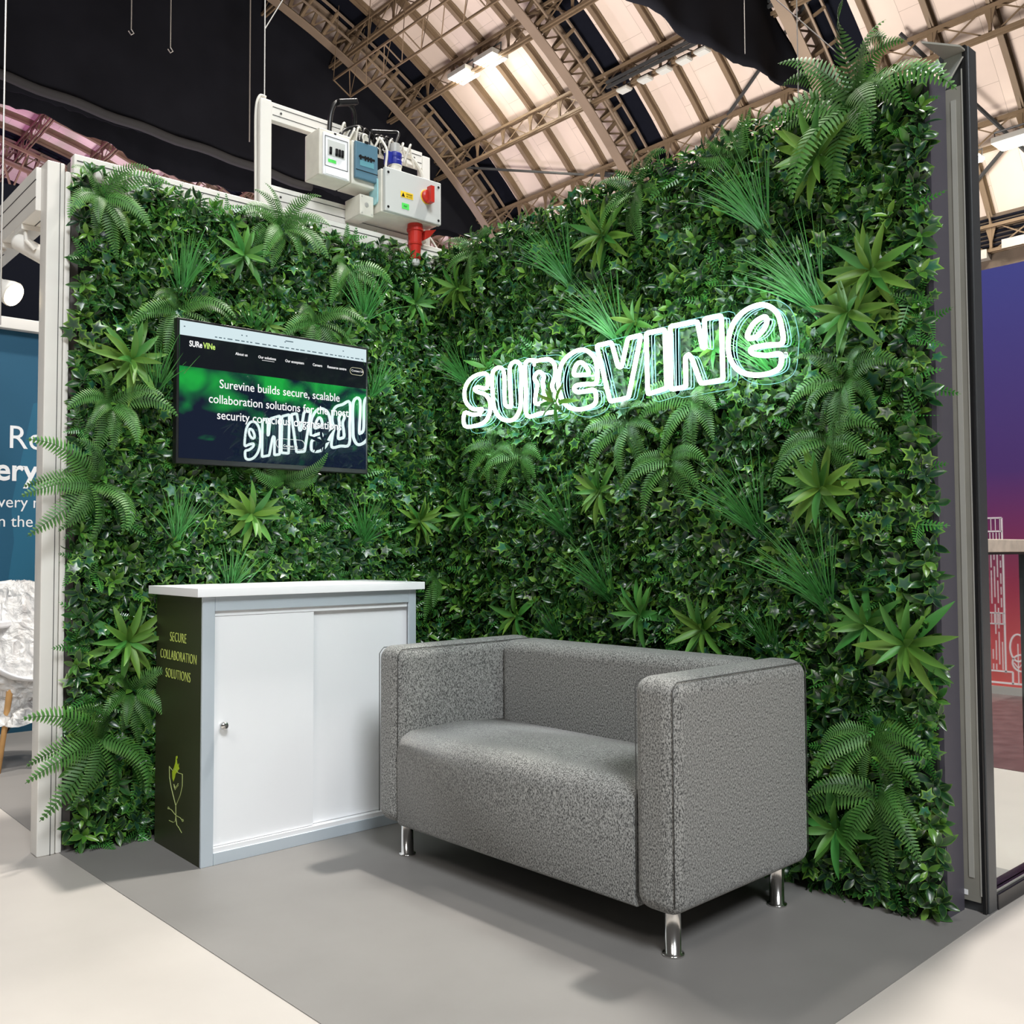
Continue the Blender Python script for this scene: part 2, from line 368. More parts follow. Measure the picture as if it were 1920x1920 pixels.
# ------------------------------------------------------------------ electrical boxes
# distribution box with white breaker panel
o0 = (-.62, .05, 2.79); t = thing('distribution_box', 'off-white breaker box with a clear-framed white panel and green label, leftmost on the frame', 'electrical box', o0)
mb = MB(); mb.box((-.685, -.03, 2.735), (-.525, .10, 2.945)); mb.build('enclosure', M_['whiteplastic'], t, o0, bevel=.006)
mb = MB(); mb.box((-.672, -.042, 2.735), (-.54, -.031, 2.925)); fp = mb.build('face_panel', M_['white'], t, o0, bevel=.002)
mb = MB()
for a, b in (((-.664, 2.775), (-.548, 2.777)), ((-.664, 2.908), (-.548, 2.910))): mb.box((a[0], -.0435, a[1]), (b[0], -.041, b[1]))
for x in (-.664, -.550): mb.box((x, -.0435, 2.775), (x+.002, -.041, 2.910))
mb.box((-.612, -.034, 2.928), (-.602, -.0315, 2.938)); mb.build('panel_outline', M_['black'], fp, o0)
mb = MB(); mb.box((-.650, -.0432, 2.825), (-.562, -.0415, 2.895)); mb.build('label_plate', M_['greyplastic'], fp, o0)
for x in (-.642, -.612, -.597, -.582): mb = MB(); mb.box((x, -.050, 2.838), (x+.010, -.0433, 2.862)); mb.box((x-.001, -.047, 2.83), (x+.011, -.0433, 2.842)); mb.build('breaker_switch', M_['black'], t, o0)
mb = MB(); mb.box((-.648, -.0436, 2.795), (-.608, -.0425, 2.809)); mb.build('green_label', M_['green_label'], fp, o0)
mb = MB(); mb.box((-.66, -.0445, 2.740), (-.55, -.0425, 2.768)); mb.build('lower_flap', M_['white'], fp, o0)
# blue-grey covered breaker box
o0 = (-.47, .05, 2.80); t = thing('distribution_box', 'breaker box behind a blue-grey translucent lid, second from left on the frame', 'electrical box', o0)
mb = MB(); mb.box((-.52, -.03, 2.735), (-.39, .10, 2.935)); mb.build('enclosure', M_['whiteplastic'], t, o0, bevel=.006)
mb = MB(); mb.box((-.512, -.05, 2.760), (-.392, -.031, 2.93)); lid = mb.build('cover', M_['smoke'], t, o0, bevel=.005)
mb = MB(); mb.box((-.51, -.0515, 2.796), (-.394, -.0505, 2.799)); mb.build('cover_line', M_['black'], lid, o0)
mb = MB(); mb.box((-.462, -.052, 2.928), (-.445, -.045, 2.938)); mb.build('cover_latch', M_['black'], lid, o0)
mb = MB(); mb.box((-.495, -.0515, 2.855), (-.410, -.0505, 2.865))
for x in (-.49, -.465, -.45, -.435): mb.box((x, -.053, 2.848), (x+.008, -.0505, 2.868))
mb.build('switch_row', M_['black'], lid, o0)
mb = MB(); mb.box((-.49, -.0512, 2.82), (-.415, -.0505, 2.845)); mb.build('label_plate', mat('teal_label', (.12, .32, .38), .4), lid, o0)
# junction box
o0 = (-.43, .05, 2.65); t = thing('junction_box', 'small bare off-white junction box tucked left of the isolator', 'electrical box', o0)
mb = MB(); mb.box((-.475, -.03, 2.605), (-.402, .10, 2.70)); jb = mb.build('enclosure', M_['whiteplastic'], t, o0, bevel=.004)
for x, z in ((-.465, 2.615), (-.465, 2.69), (-.412, 2.615)): mb = MB(); mb.lathe([(.003, 0), (.003, .002)], (x, -.03, z), (0,-1,0), 8); mb.build('screw', M_['lightalu'], t, o0)
mb = MB(); mb.lathe([(.011, 0), (.011, .002), (.006, .003)], (-.44, -.03, 2.655), (0,-1,0), 12); mb.build('knockout_plug', M_['lightalu'], t, o0)
# isolator
o0 = (-.23, .05, 2.73); t = thing('isolator_switch', 'large pale grey isolator box with red rotary handle and yellow warning label', 'electrical box', o0)
mb = MB(); mb.box((-.392, -.075, 2.625), (-.075, .10, 2.825)); iso = mb.build('enclosure', M_['whiteplastic'], t, o0, bevel=.004)
mb = MB(); mb.box((-.385, -.100, 2.625), (-.068, -.0755, 2.830)); lidp = mb.build('lid', M_['greyplastic'], t, o0, bevel=.005)
mb = MB(); mb.lathe([(.034, 0), (.034, .004)], (-.155, -.100, 2.742), (0,-1,0), 24); mb.build('yellow_ring', M_['yellow'], t, o0)
mb = MB(); mb.lathe([(.031, 0), (.030, .014), (.022, .018)], (-.155, -.104, 2.742), (0,-1,0), 24)
mb.add(*( (lambda A,B: ([(A[0],B[1],A[2]),(B[0],B[1],A[2]),(B[0],B[1],B[2]),(A[0],B[1],B[2]),(A[0],A[1],A[2]),(B[0],A[1],A[2]),(B[0],A[1],B[2]),(A[0],A[1],B[2])],[(0,1,2,3),(7,6,5,4),(0,4,5,1),(1,5,6,2),(2,6,7,3),(3,7,4,0)]))((-.165,-.150,2.705),(-.145,-.118,2.782)))); mb.build('rotary_handle', M_['red'], t, o0)
mb = MB(); mb.box((-.302, -.1012, 2.708), (-.232, -.1002, 2.736)); yl = mb.build('warning_label', M_['yellow'], lidp, o0)
mb = MB(); mb.add([(-.298, -.1014, 2.711), (-.278, -.1014, 2.711), (-.288, -.1014, 2.731), (-.298, -.1012, 2.711), (-.278, -.1012, 2.711), (-.288, -.1012, 2.731)], [(0,1,2),(5,4,3),(0,3,4,1),(1,4,5,2),(2,5,3,0)]); mb.build('warning_triangle', M_['black'], lidp, o0)
text('warning_text', 'DANGER', .011, M_['black'], lidp, (-.254, -.1014, 2.723), (PI/2,0,0), .8, org=o0)
text('warning_text', '400 VOLTS', .009, M_['black'], lidp, (-.254, -.1014, 2.713), (PI/2,0,0), .8, org=o0)
mb = MB(); mb.box((-.295, -.1012, 2.655), (-.255, -.1002, 2.682)); mb.build('green_label', M_['green_label'], lidp, o0)
text('green_label_text', 'PAT', .012, M_['black'], lidp, (-.275, -.1014, 2.664), (PI/2,0,0), .9, org=o0)
for x, z in ((-.085, 2.805), (-.085, 2.645), (-.37, 2.805), (-.37, 2.645)): mb = MB(); mb.lathe([(.006, 0), (.006, .002)], (x, -.100, z), (0,-1,0), 10); mb.build('lid_screw', M_['black'], t, o0)
mb = MB(); mb.prism(rrect(2.665, -.055, 2.79, .01, .02), lambda a, b, t_: (t_, b, a), -.4005, -.393); mb.build('side_window', mat('cyan_breaker_window', (.35, .62, .66), .15), t, o0)
# red socket and plug below
o0 = (-.17, -.03, 2.60); t = thing('power_socket', 'red industrial socket with plug hanging below the isolator box', 'socket', o0)
mb = MB(); mb.lathe([(.036, 0), (.038, -.02), (.040, -.022), (.040, -.032), (.034, -.036), (.032, -.09), (.035, -.092), (.033, -.098), (.029, -.10), (.024, -.155), (.027, -.158), (.026, -.166)], (-.17, -.03, 2.624), (0,0,1), 24); mb.build('socket_body', M_['red'], t, o0)
mb = MB(); mb.add([(-.13,-.06,2.60),(-.075,-.075,2.612),(-.075,.0,2.612),(-.13,.0,2.60),(-.13,-.05,2.555),(-.10,-.055,2.575),(-.10,0,2.575),(-.13,0,2.555)], [(0,1,2,3),(4,5,6,7),(0,1,5,4),(1,2,6,5),(2,3,7,6),(3,0,4,7)]); mb.build('flap_lid', M_['red'], t, o0, bevel=.003)
mb = MB(); mb.lathe([(.022, 0), (.022, -.02), (.014, -.03)], (-.17, -.03, 2.458), (0,0,1), 16); mb.build('cable_gland', M_['greyplastic'], t, o0)
# blue socket on top
o0 = (-.285, -.03, 2.84); t = thing('power_socket', 'blue industrial plug and socket standing on top of the isolator box', 'socket', o0)
mb = MB(); mb.lathe([(.030, 0), (.030, .045), (.033, .046), (.033, .05)], (-.285, -.03, 2.826), (0,0,1), 20); mb.build('socket_base', M_['whiteplastic'], t, o0)
mb = MB(); mb.lathe([(.033, 0), (.034, .02), (.030, .022), (.030, .035), (.033, .037), (.033, .055), (.026, .06)], (-.285, -.03, 2.877), (0,0,1), 20); mb.box((-.335, -.05, 2.875), (-.312, -.01, 2.93)); mb.build('socket_body', M_['blue'], t, o0, bevel=.002)
mb = MB(); mb.lathe([(.025, 0), (.025, .04), (.016, .045)], (-.285, -.03, 2.938), (0,0,1), 16); mb.build('plug_body', mat('clear_grey_plug', (.45, .45, .43), .3), t, o0)
# cables
def bez(pts, n=8):
    P = [Vector(p) for p in pts]; P = [P[0]]+P+[P[-1]]; out = []
    for i in range(1, len(P)-2):
        for k in range(n):
            t = k/n; out.append(.5*((2*P[i])+(-P[i-1]+P[i+1])*t+(2*P[i-1]-5*P[i]+4*P[i+1]-P[i+2])*t*t+(-P[i-1]+3*P[i]-3*P[i+1]+P[i+2])*t**3))
    out.append(P[-2]); return out
def cable(name, label, pts, r, m, cat='cable', group=None):
    mb = MB(); mb.tube(bez(pts), r, 8); return tag(mb.build(name, M_[m], org=pts[0], smooth=True), label, cat, group)
cable('power_cable', 'thick black cable arching high above the left breaker box', [(-.59, .05, 2.95), (-.58, .05, 3.06), (-.545, .06, 3.13), (-.47, .08, 3.155), (-.425, .1, 3.12), (-.42, .12, 3.0)], .011, 'black')
mb = MB(); mb.bar((-.545, .05, 3.125), (-.44, .06, 3.165), .035, .028); tag(mb.build('cable_connector', M_['black'], bevel=.006), 'black inline connector at the top of the arching cable', 'connector')
mb = MB(); rr_ = random.Random(3)
pp = [(-.56, .0, 2.955), (-.52, .03, 3.0), (-.45, .02, 3.03), (-.38, .05, 3.02), (-.33, .04, 2.985), (-.30, .02, 2.99), (-.26, .03, 3.03)]
mb.tube(bez(pp), .009, 8)
for k in range(7):
    q = [(-.5+.03*k+rr_.uniform(-.02,.02), .02+rr_.uniform(-.03,.03), 2.95), (-.48+.03*k, .02, 3.0+rr_.uniform(0,.03)), (-.42+.03*k, .05, 3.01+rr_.uniform(-.02,.02)), (-.38+.03*k, .05, 2.95)]
    mb.tube(bez(q), .0065, 6)
tag(mb.build('cable_bundle', M_['black'], smooth=True), 'tangle of black leads lying over the top of the boxes', 'cables')
mb = MB()
for k in range(9):
    x = -.56+.045*k; q = [(x, .02, 2.93), (x+rr_.uniform(-.02,.03), .0, 2.985+rr_.uniform(0,.03)), (x+.05, .04, 3.0+rr_.uniform(-.01,.02)), (x+.09, .06, 2.94)]
    mb.tube(bez(q), .0055, 6)
mb.tube(bez([(-.36, -.02, 2.99), (-.345, -.05, 2.93), (-.35, -.05, 2.86), (-.355, -.05, 2.80)]), .006, 6)
tag(mb.build('cable_bundle', M_['whitecable'], smooth=True), 'white leads looping between the breaker boxes and the isolator', 'cables')
mb = MB(); mb.add([(-.53,.03,2.94),(-.38,.02,2.94),(-.36,.03,2.975),(-.43,.0,3.0),(-.50,.02,3.005),(-.53,.09,2.94),(-.38,.09,2.94),(-.36,.09,2.975),(-.43,.09,3.0),(-.50,.09,3.005)], [(0,1,2,3,4),(9,8,7,6,5)]+[(i,i+5,(i+1)%5+5,(i+1)%5) for i in range(5)])
tag(mb.build('terminal_block', M_['whiteplastic'], bevel=.004), 'crumpled off-white terminal cover under the cable tangle', 'cover')
cable('power_cable', 'white cable sweeping down the right end of the frame', [(-.30, .09, 3.03), (-.16, .09, 3.03), (-.06, .095, 2.97), (-.03, .10, 2.88), (-.025, .095, 2.6)], .008, 'whitecable')
cable('power_cable', 'short black lead dropping into the blue plug', [(-.40, .0, 3.02), (-.30, .0, 3.045), (-.255, -.01, 3.05), (-.275, -.025, 3.0), (-.285, -.03, 2.98)], .008, 'black')
cable('power_cable', 'white cable running down beside the left upright of the frame', [(-.91, .12, 2.56), (-.912, .12, 2.8), (-.912, .12, 3.0), (-.895, .12, 3.07), (-.865, .12, 3.075)], .006, 'whitecable')
cable('guy_wire', 'thin white stay from the frame down behind the right plant wall', [(-.02, .13, 2.70), (.05, .1, 2.60), (.12, .06, 2.45)], .004, 'whitecable')

# ------------------------------------------------------------------ hanging wires
def wire(label, a, b, r=.004, m='cable', hook=False):
    mb = MB(); mb.tube([a, b], r, 6)
    if hook: mb.tube([Vector(b)+Vector((.0, 0, 0)), Vector(b)+Vector((.05*r/.01, 0, -.06*r/.01)), Vector(b)+Vector((0, 0, -.11*r/.01)), Vector(b)+Vector((-.05*r/.01, 0, -.05*r/.01))], r*1.2, 6)
    return tag(mb.build('hanging_wire', M_[m], org=a), label, 'wire', 'suspension wires')
wire('steel wire dropping past the far left edge of the black drape', (-1.906, .10, 1.9), (-1.906, .10, 9.5), .0032)
wire('steel wire rising from the left upright of the electrical frame', (-.872, .12, 3.07), (-.872, .12, 9), .003)
wire('slanting wire branching off above the electrical frame', (-.872, .12, 3.378), (-.60, .12, 3.90), .0028)
wire('wire hanging over the right plant wall, left of the tall fern', (.10, -1.908, 2.53), (.10, -1.908, 8), .002)
wire('slanting wire reaching down behind the tall fern', (.10, -2.13, 2.64), (.10, -1.60, 3.30), .002)
wire('wire hanging in front of the diagonal black drape', (8.44, 4.0, 16.0), (8.44, 4.0, 8.10), .006)
wire('thin wire with hook over the black drape, left of its middle', (4.80, 18, 22), (4.80, 18, 13.05), .012, hook=True)
wire('thin wire with hook over the black drape, right of its middle', (5.71, 18, 22), (5.71, 18, 12.95), .012, hook=True)
wire('white rod reaching the lower hem of the black drape', (15.46, 34.0, 26), (15.46, 34.0, 18.8), .03)

# ------------------------------------------------------------------ drapes
def drape(label, poly, y, m, wav=.25, per=1.1, seed=0, thick=.06):
    # vertical cloth: poly = (x, zlow, ztop) samples
    r = random.Random(seed); vs = []; fs = []; n = len(poly); rows = 14
    for i, (x, zl, zt) in enumerate(poly):
        for k in range(rows+1):
            z = zl+(zt-zl)*k/rows
            vs.append((x, y+wav*math.sin(x/per*2*PI+.3*math.sin(k*.7))*(.4+.6*(1-k/rows))+wav*.5*math.sin(x*5.1/per), z))
    for i in range(n-1):
        for k in range(rows): a = i*(rows+1)+k; fs.append((a, a+1, a+rows+2, a+rows+1))
    mb = MB(); mb.add(vs, fs); o = mb.build('drape', M_[m], smooth=True); sd = o.modifiers.new('s', 'SOLIDIFY'); sd.thickness = thick
    return tag(o, label, 'drape')
def roofz(x, R=30.9): d = R*R-(x-VX)**2; return VZ+math.sqrt(max(d, 0))
rr_ = random.Random(5)
def hem(z, a): return z+a*rr_.uniform(-1, 1)
xs = np.arange(-6, 30.6, .25)
drape('huge black drape closing the hall above the left plant wall, upper layer with seams', [(x, min(hem(19.0-.035*(x-6), .05), roofz(x, 31.7)-.05), roofz(x, 31.7)) for x in xs], 36.2, 'curtain', .10, 4.2, 1)
drape('lower black pelmet hanging behind the huge drape, ragged hem above the far roof', [(x, min(float(np.interp(x, [6.6,8.2,10.8,13.1,15.6,18.3,24.4,29.3], [19.14,19.19,18.69,18.02,18.05,18.21,18.43,18.66]))+hem(0, .07), roofz(x, 31.9)-.05), roofz(x, 31.9)-.01) for x in np.arange(-6, 31.2, .25)], 37.9, 'curtain', .12, 2.3, 2)
mb = MB()
for x in (7.5, 10.5, 12.9, 15.2): mb.bar((x, 36.2, 19.2), (x, 36.2, roofz(x)-1), .05, .05)
xs3 = np.arange(12, 29.75, .25)
drape('black drape hanging in a diagonal sweep from the roof rib at top right', [(x, min(float(np.interp(x, [19.5,22.2,24,26,28.7,29.5], [18.31,18.05,18.17,18.26,18.48,18.49]))+hem(0, .03), roofz(x, 30.9)-.02), roofz(x, 30.9)) for x in xs3], 15.55, 'curtain', .15, 3.0, 3)

# hem roll of the big drape
mb = MB()
mb.tube([(x, 35.85, float(np.interp(x, [6, 9, 12, 16, 19], [19.35, 19.1, 18.85, 18.6, 18.35]))+.04*math.sin(x*2.3)) for x in np.arange(-6, 20, .5)], .20, 8)
o = tag(mb.build('drape_hem', mat('grey_black_hem', (.03, .03, .032), .9, bump=.8, bscale=3), smooth=True), 'gathered charcoal hem roll along the bottom edge of the huge drape', 'drape')

# ------------------------------------------------------------------ hall floodlights
def flood(x, y, z, lit, label, s=.55, power=0, rx=0):
    t = thing('floodlight', label, 'floodlight', (x, y, z), 'hall floodlights')
    mb = MB(); mb.box((x-.5*s, y-.7*s, z), (x+.5*s, y+.7*s, z+.25*s)); mb.build('housing', M_['lightalu'], t, (x, y, z), bevel=.03)
    mb = MB(); mb.tube([(x, y-.7*s, z+.1), (x, y-.75*s, z+.6*s), (x, y+.75*s, z+.6*s), (x, y+.7*s, z+.1)], .03*s+.01, 6); mb.build('bracket', M_['frame'], t, (x, y, z))
    mb = MB(); mb.box((x-.42*s, y-.6*s, z-.03), (x+.42*s, y+.6*s, z-.004)); mb.build('lens', M_['flood'] if lit else M_['greyplastic'], t, (x, y, z))
    if power:
        l = bpy.data.lights.new('floodlight_beam', 'POINT'); l.energy = power; l.color = (1, .92, .75); l.shadow_soft_size = .4
        lo = bpy.data.objects.new('floodlight_beam', l); COL.objects.link(lo); lo.location = (x, y, z-.4)
cx_, cy_, cz_ = -2.768, -3.654, 1.078
def at(X, yx, zx): return (cx_+X, cy_+X*yx, cz_+X*zx)
flood(*at(26.8, 1.18, .815), True, 'blazing floodlight in the roof, right of the close pair', .95, 190)
flood(*at(26.8, 1.251, .815), True, 'blazing floodlight in the roof, left of the close pair', .95, 190)
names5 = ['first small unlit floodlight from the left on the lighting truss', 'second small unlit floodlight from the left on the lighting truss', 'middle small unlit floodlight on the lighting truss', 'fourth small unlit floodlight from the left on the lighting truss', 'rightmost small unlit floodlight on the lighting truss, by the diagonal drape']
for k, (yx, zx) in enumerate([(.886, .655), (.847, .655), (.813, .655), (.779, .655), (.749, .655)]): flood(*at(29.6, yx, zx), False, names5[k], .42)
mb = MB()
for s in (0, .35): mb.bar(at(29.6, .92, .672+s*.02), at(29.6, .60, .672+s*.02), .10, .12)
tag(mb.build('lighting_truss', M_['frame']), 'dark lighting bar slung under the roof carrying small floodlights', 'truss')
flood(*at(34, .366, .408), True, 'blazing floodlight at the right edge above the purple wall', .9, 260)
flood(*at(34, .410, .402), True, 'smaller blazing floodlight just right of the dark post', .55, 200)
flood(*at(23, 2.0, .815), True, 'small bright floodlight seen left of the electrical frame', .55, 120)
for k, (yx, zx) in enumerate([(.404, .300), (.368, .306)]):
    x, y, z = at(37.4, yx, zx); mb = MB(); mb.box((x-.25, y-.35, z-.13), (x+.25, y+.35, z+.13)); mb.box((x-.28, y-.40, z-.17), (x-.25, y+.40, z+.17)); tag(mb.build('vent_box', mat('pale_vent_metal', (.42, .40, .37), .5)), ['pale vent box on the brown side wall, nearer the dark post', 'pale vent box on the brown side wall at the right edge'][k], 'vent')
# magenta light beyond the drape
for (lx, ly, lz, pw) in ((1, 50, 22, 3200), (-1, 60, 20, 3000)):
    l = bpy.data.lights.new('magenta_stage_light', 'POINT'); l.energy = pw; l.color = (1, .12, .85); l.shadow_soft_size = .5
    lo = bpy.data.objects.new('magenta_stage_light', l); COL.objects.link(lo); lo.location = (lx, ly, lz)
mb = MB(); tp = [(8, 62, 25.2), (14, 62, 23.8)]
for dy, dz in ((0,0), (3.5,0), (0,1.2)): mb.bar((6, 58+dy, 25.6+dz), (15.5, 58+dy, 23.5+dz), .16, .16)
for k in range(8): x = 6+k*1.35; z = 25.6-k*.30; mb.bar((x, 58, z), (x+1.3, 61.5, z-.3), .12, .12); mb.bar((x, 61.5, z), (x, 58, z+1.2), .1, .1)
tag(mb.build('service_truss', M_['steel']), kind='structure')

# ------------------------------------------------------------------ neighbouring booth on the left
bw = bpy.data.materials.new('teal_graphic'); bw.use_nodes = True; nt = bw.node_tree; b = nt.nodes['Principled BSDF']; b.inputs['Roughness'].default_value = .55
tc = nt.nodes.new('ShaderNodeTexCoord'); mp = nt.nodes.new('ShaderNodeMapping'); mp.inputs['Scale'].default_value = (1, 1, .22); mp.inputs['Rotation'].default_value = (0, .25, 0)
vo = nt.nodes.new('ShaderNodeTexVoronoi'); vo.inputs['Scale'].default_value = 5; rp = nt.nodes.new('ShaderNodeValToRGB'); e = rp.color_ramp.elements
nt.links.new(tc.outputs['Object'], mp.inputs[0]); nt.links.new(mp.outputs[0], vo.inputs['Vector']); nt.links.new(vo.outputs['Color'], rp.inputs[0])
e[0].color = (.008, .085, .16, 1); e[0].position = .35; e[1].color = (.025, .20, .32, 1); e[1].position = .9; rp.color_ramp.interpolation = 'CONSTANT'
x_ = e.new(.6); x_.color = (.012, .12, .21, 1)
nt.links.new(rp.outputs[0], b.inputs['Base Color'])
o0 = (-1.8, 2.64, 0)
t = thing('graphic_wall', 'teal printed wall with large white lettering behind the left post', 'wall panel', o0)
mb = MB(); mb.box((-2.6, 2.641, 0), (.2, 2.68, 2.43)); gw = mb.build('panel', bw, t, o0)
wt = mat('white_print', (.85, .87, .88), .5)
for (s, x, z, sz, bo) in (('Ready for', -1.268, 1.725, .155, 0), ('very Mile', -1.437, 1.515, .170, .0035), ('every mo', -1.455, 1.366, .088, 0), ('on the da', -1.39, 1.253, .088, 0)):
    pass
text('lettering', 'Rea', .20, wt, gw, (-1.272, 2.640, 1.715), (PI/2,0,0), .95, align='LEFT', org=o0)
text('lettering', 'ery M', .19, wt, gw, (-1.337, 2.640, 1.52), (PI/2,0,0), .95, align='LEFT', org=o0, bold=.004)
text('lettering', 'very mo', .10, wt, gw, (-1.318, 2.640, 1.355), (PI/2,0,0), .95, align='LEFT', org=o0)
text('lettering', 'n the ac', .10, wt, gw, (-1.318, 2.640, 1.238), (PI/2,0,0), .95, align='LEFT', org=o0)
mb = MB(); mb.box((-3.5, 2.9, 0), (-.7, 3.0, 3.42)); tag(mb.build('drape', M_['roofdark']), 'plain black backdrop rising behind the teal graphic wall', 'drape')
# spotlights on the beam
def par(label, p, d, lit_e):
    p = Vector(p); d = Vector(d).normalized(); t = thing('spotlight', label, 'spotlight', p, 'booth spotlights')
    mb = MB(); mb.lathe([(.030, 0), (.033, .01), (.033, .15), (.038, .16), (.05, .20), (.052, .215)], p, d, 24); mb.build('lamp_body', M_['alu'], t, p, smooth=True)
    mb = MB(); mb.lathe([(.047, .2152), (.047, .222), (.03, .226)], p, d, 24); mb.build('lens', M_['glow'], t, p)
    mb = MB(); a = p+d*.10; mb.tube([a+Vector((-.02, -.034, 0)), a+Vector((-.05, -.03, .03)), Vector((-1.77, a.y+.06, 2.335))], .008, 8); mb.box((-1.795, a.y+.02, 2.325), (-1.72, a.y+.12, 2.344)); mb.build('arm', M_['alu'], t, p)
    l = bpy.data.lights.new('spotlight_beam', 'SPOT'); l.energy = lit_e; l.color = (1, .78, .5); l.spot_size = 1.6; l.spot_blend = .6; l.shadow_soft_size = .05
    lo = bpy.data.objects.new('spotlight_beam', l); COL.objects.link(lo); lo.location = p+d*.26; lo.rotation_euler = d.to_track_quat('-Z', 'Y').to_euler()
par('white spotlight clamped under the beam beside the left post', (-1.80, .33, 2.285), (.60, -.64, -.50), 3)
par('second white spotlight further back on the beam, cut by the left picture edge', (-1.90, .62, 2.22), (.60, -.64, -.50), 2)
# wrapped chair
o0 = (-1.38, 1.72, 0); t = thing('wrapped_chair', 'white shell chair with wooden legs shrouded in plastic film, left edge', 'chair', o0)
def sheet(fn, nu, nv):
    vs = [fn(i/nu, j/nv) for i in range(nu+1) for j in range(nv+1)]; fs = [(i*(nv+1)+j, i*(nv+1)+j+1, (i+1)*(nv+1)+j+1, (i+1)*(nv+1)+j) for i in range(nu) for j in range(nv)]
    return vs, fs
def shell(u, v):   # u across, v from front lip to top of back
    a = (u-.5)*2; w_ = .22*(1-.25*max(0, v-.6)/.4)
    if v < .5: s = v/.5; x, z = -.20+.38*s, .44-.03*math.sin(s*PI)
    else: s = (v-.5)/.5; x, z = .18+.08*s, .42+.42*s
    cz = .10*a*a*(1-.3*v)
    # chair faces -y roughly : local forward -> -y
    return (o0[0]+a*w_, o0[1]+x - (.10*a*a if v > .5 else 0), z+cz*(1 if v < .5 else .3))
mb = MB(); mb.add(*sheet(shell, 14, 18)); o = mb.build('seat_shell', M_['white'], t, o0, smooth=True); sd = o.modifiers.new('s', 'SOLIDIFY'); sd.thickness = .012
for a, b_ in (((-.10, -.10), (-.17, -.19)), ((.10, -.10), (.17, -.19)), ((-.10, .10), (-.17, .19)), ((.10, .10), (.17, .19))):
    mb = MB(); mb.tube([(o0[0]+a[0], o0[1]+a[1], .41), (o0[0]+b_[0], o0[1]+b_[1], .0)], [.016, .011], 12); mb.build('leg', M_['wood'], t, o0, smooth=True)
mb = MB()
for a, b_ in (((-.15, -.16), (.10, .10)), ((.15, -.16), (-.10, .10)), ((-.15, .16), (.10, -.10)), ((.15, .16), (-.10, -.10))):
    mb.tube([(o0[0]+a[0], o0[1]+a[1], .16), (o0[0]+b_[0]*.8, o0[1]+b_[1]*.8, .38)], .005, 6)
mb.build('wire_brace', M_['black'], t, o0)
film = bpy.data.materials.new('crumpled_plastic_film'); film.use_nodes = True; nt = film.node_tree; b = nt.nodes['Principled BSDF']
b.inputs['Base Color'].default_value = (.86, .85, .83, 1); b.inputs['Roughness'].default_value = .22
nz = nt.nodes.new('ShaderNodeTexNoise'); nz.inputs['Scale'].default_value = 9; nz.inputs['Detail'].default_value = 6; nz.inputs['Distortion'].default_value = 1.2
rp = nt.nodes.new('ShaderNodeValToRGB'); rp.color_ramp.elements[0].position = .35; rp.color_ramp.elements[0].color = (.42,)*3+(1,); rp.color_ramp.elements[1].position = .62; rp.color_ramp.elements[1].color = (.93,)*3+(1,)
tc = nt.nodes.new('ShaderNodeTexCoord'); nt.links.new(tc.outputs['Object'], nz.inputs['Vector']); nt.links.new(nz.outputs['Fac'], rp.inputs[0]); nt.links.new(rp.outputs[0], b.inputs['Alpha'])
bp_ = nt.nodes.new('ShaderNodeBump'); bp_.inputs['Strength'].default_value = 1; bp_.inputs['Distance'].default_value = .05; nt.links.new(nz.outputs['Fac'], bp_.inputs['Height']); nt.links.new(bp_.outputs[0], b.inputs['Normal'])
rr_ = random.Random(9)
def wrap(u, v):
    a = u*2*PI; prof = [(.03, .93), (.16, .91), (.22, .80), (.24, .66), (.27, .52), (.29, .44), (.22, .38), (.17, .33), (.20, .28), (.24, .23)]
    i = min(int(v*9), 8); f_ = v*9-i; r = prof[i][0]*(1-f_)+prof[i+1][0]*f_; z = prof[i][1]*(1-f_)+prof[i+1][1]*f_
    r *= 1+.10*math.sin(a*7+v*9)*v+.06*math.sin(a*17+v*23)+rr_.uniform(-.03, .03)
    yoff = .16*(1-v)**1.2
    return (o0[0]-.01+r*math.cos(a)*(.95+.1*v), o0[1]+yoff+r*math.sin(a)*(.55+.45*v), z+rr_.uniform(-.01, .01))
vs, fs = sheet(wrap, 60, 36); mb = MB(); mb.add(vs, fs); mb.build('plastic_wrap', film, t, o0, smooth=False)
o0 = (-1.75, 1.95, 0); t = thing('table', 'white round table partly wrapped in film at the left picture edge', 'table', o0)
mb = MB(); mb.lathe([(.42, 0), (.43, .01), (.43, .03), (.42, .035)], (-1.80, 1.95, .70), (0,0,1), 40); mb.build('tabletop', M_['white'], t, o0)
mb = MB(); mb.tube([(-1.80, 1.95, .01), (-1.80, 1.95, .70)], .03, 16); mb.build('stem', M_['chrome'], t, o0, smooth=True)
mb = MB(); mb.lathe([(.27, 0), (.27, .008), (.04, .02)], (-1.80, 1.95, 0), (0,0,1), 32); mb.build('base', M_['chrome'], t, o0, smooth=True)

# ------------------------------------------------------------------ right side: end post, balustrade, purple wall
o0 = (.16, -2.38, 0); t = thing('glazed_end_post', 'dark grey aluminium post with glazed side, standing at the right end of the plant wall', 'post', o0)
mb = MB(); mb.box((.168, -2.452, -.002), (.225, -2.36, 2.62)); mb.build('front_profile', M_['frame'], t, o0, bevel=.003)
mb = MB(); mb.box((.156, -2.447, .0), (.1675, -2.437, 2.62)); mb.build('rubber_gasket', M_['black'], t, o0)
mb = MB(); mb.box((.158, -2.432, .03), (.1675, -2.375, 2.50)); mb.build('glazing_panel', M_['framebeige'], t, o0)
mb = MB(); mb.box((.156, -2.4365, .05), (.1675, -2.4325, 2.55)); mb.build('edge_trim', M_['lightalu'], t, o0)
mb = MB(); mb.box((.1555, -2.415, .10), (.158, -2.40, 2.46)); mb.build('bead', mat('pale_bead', (.36, .36, .33), .4), t, o0)
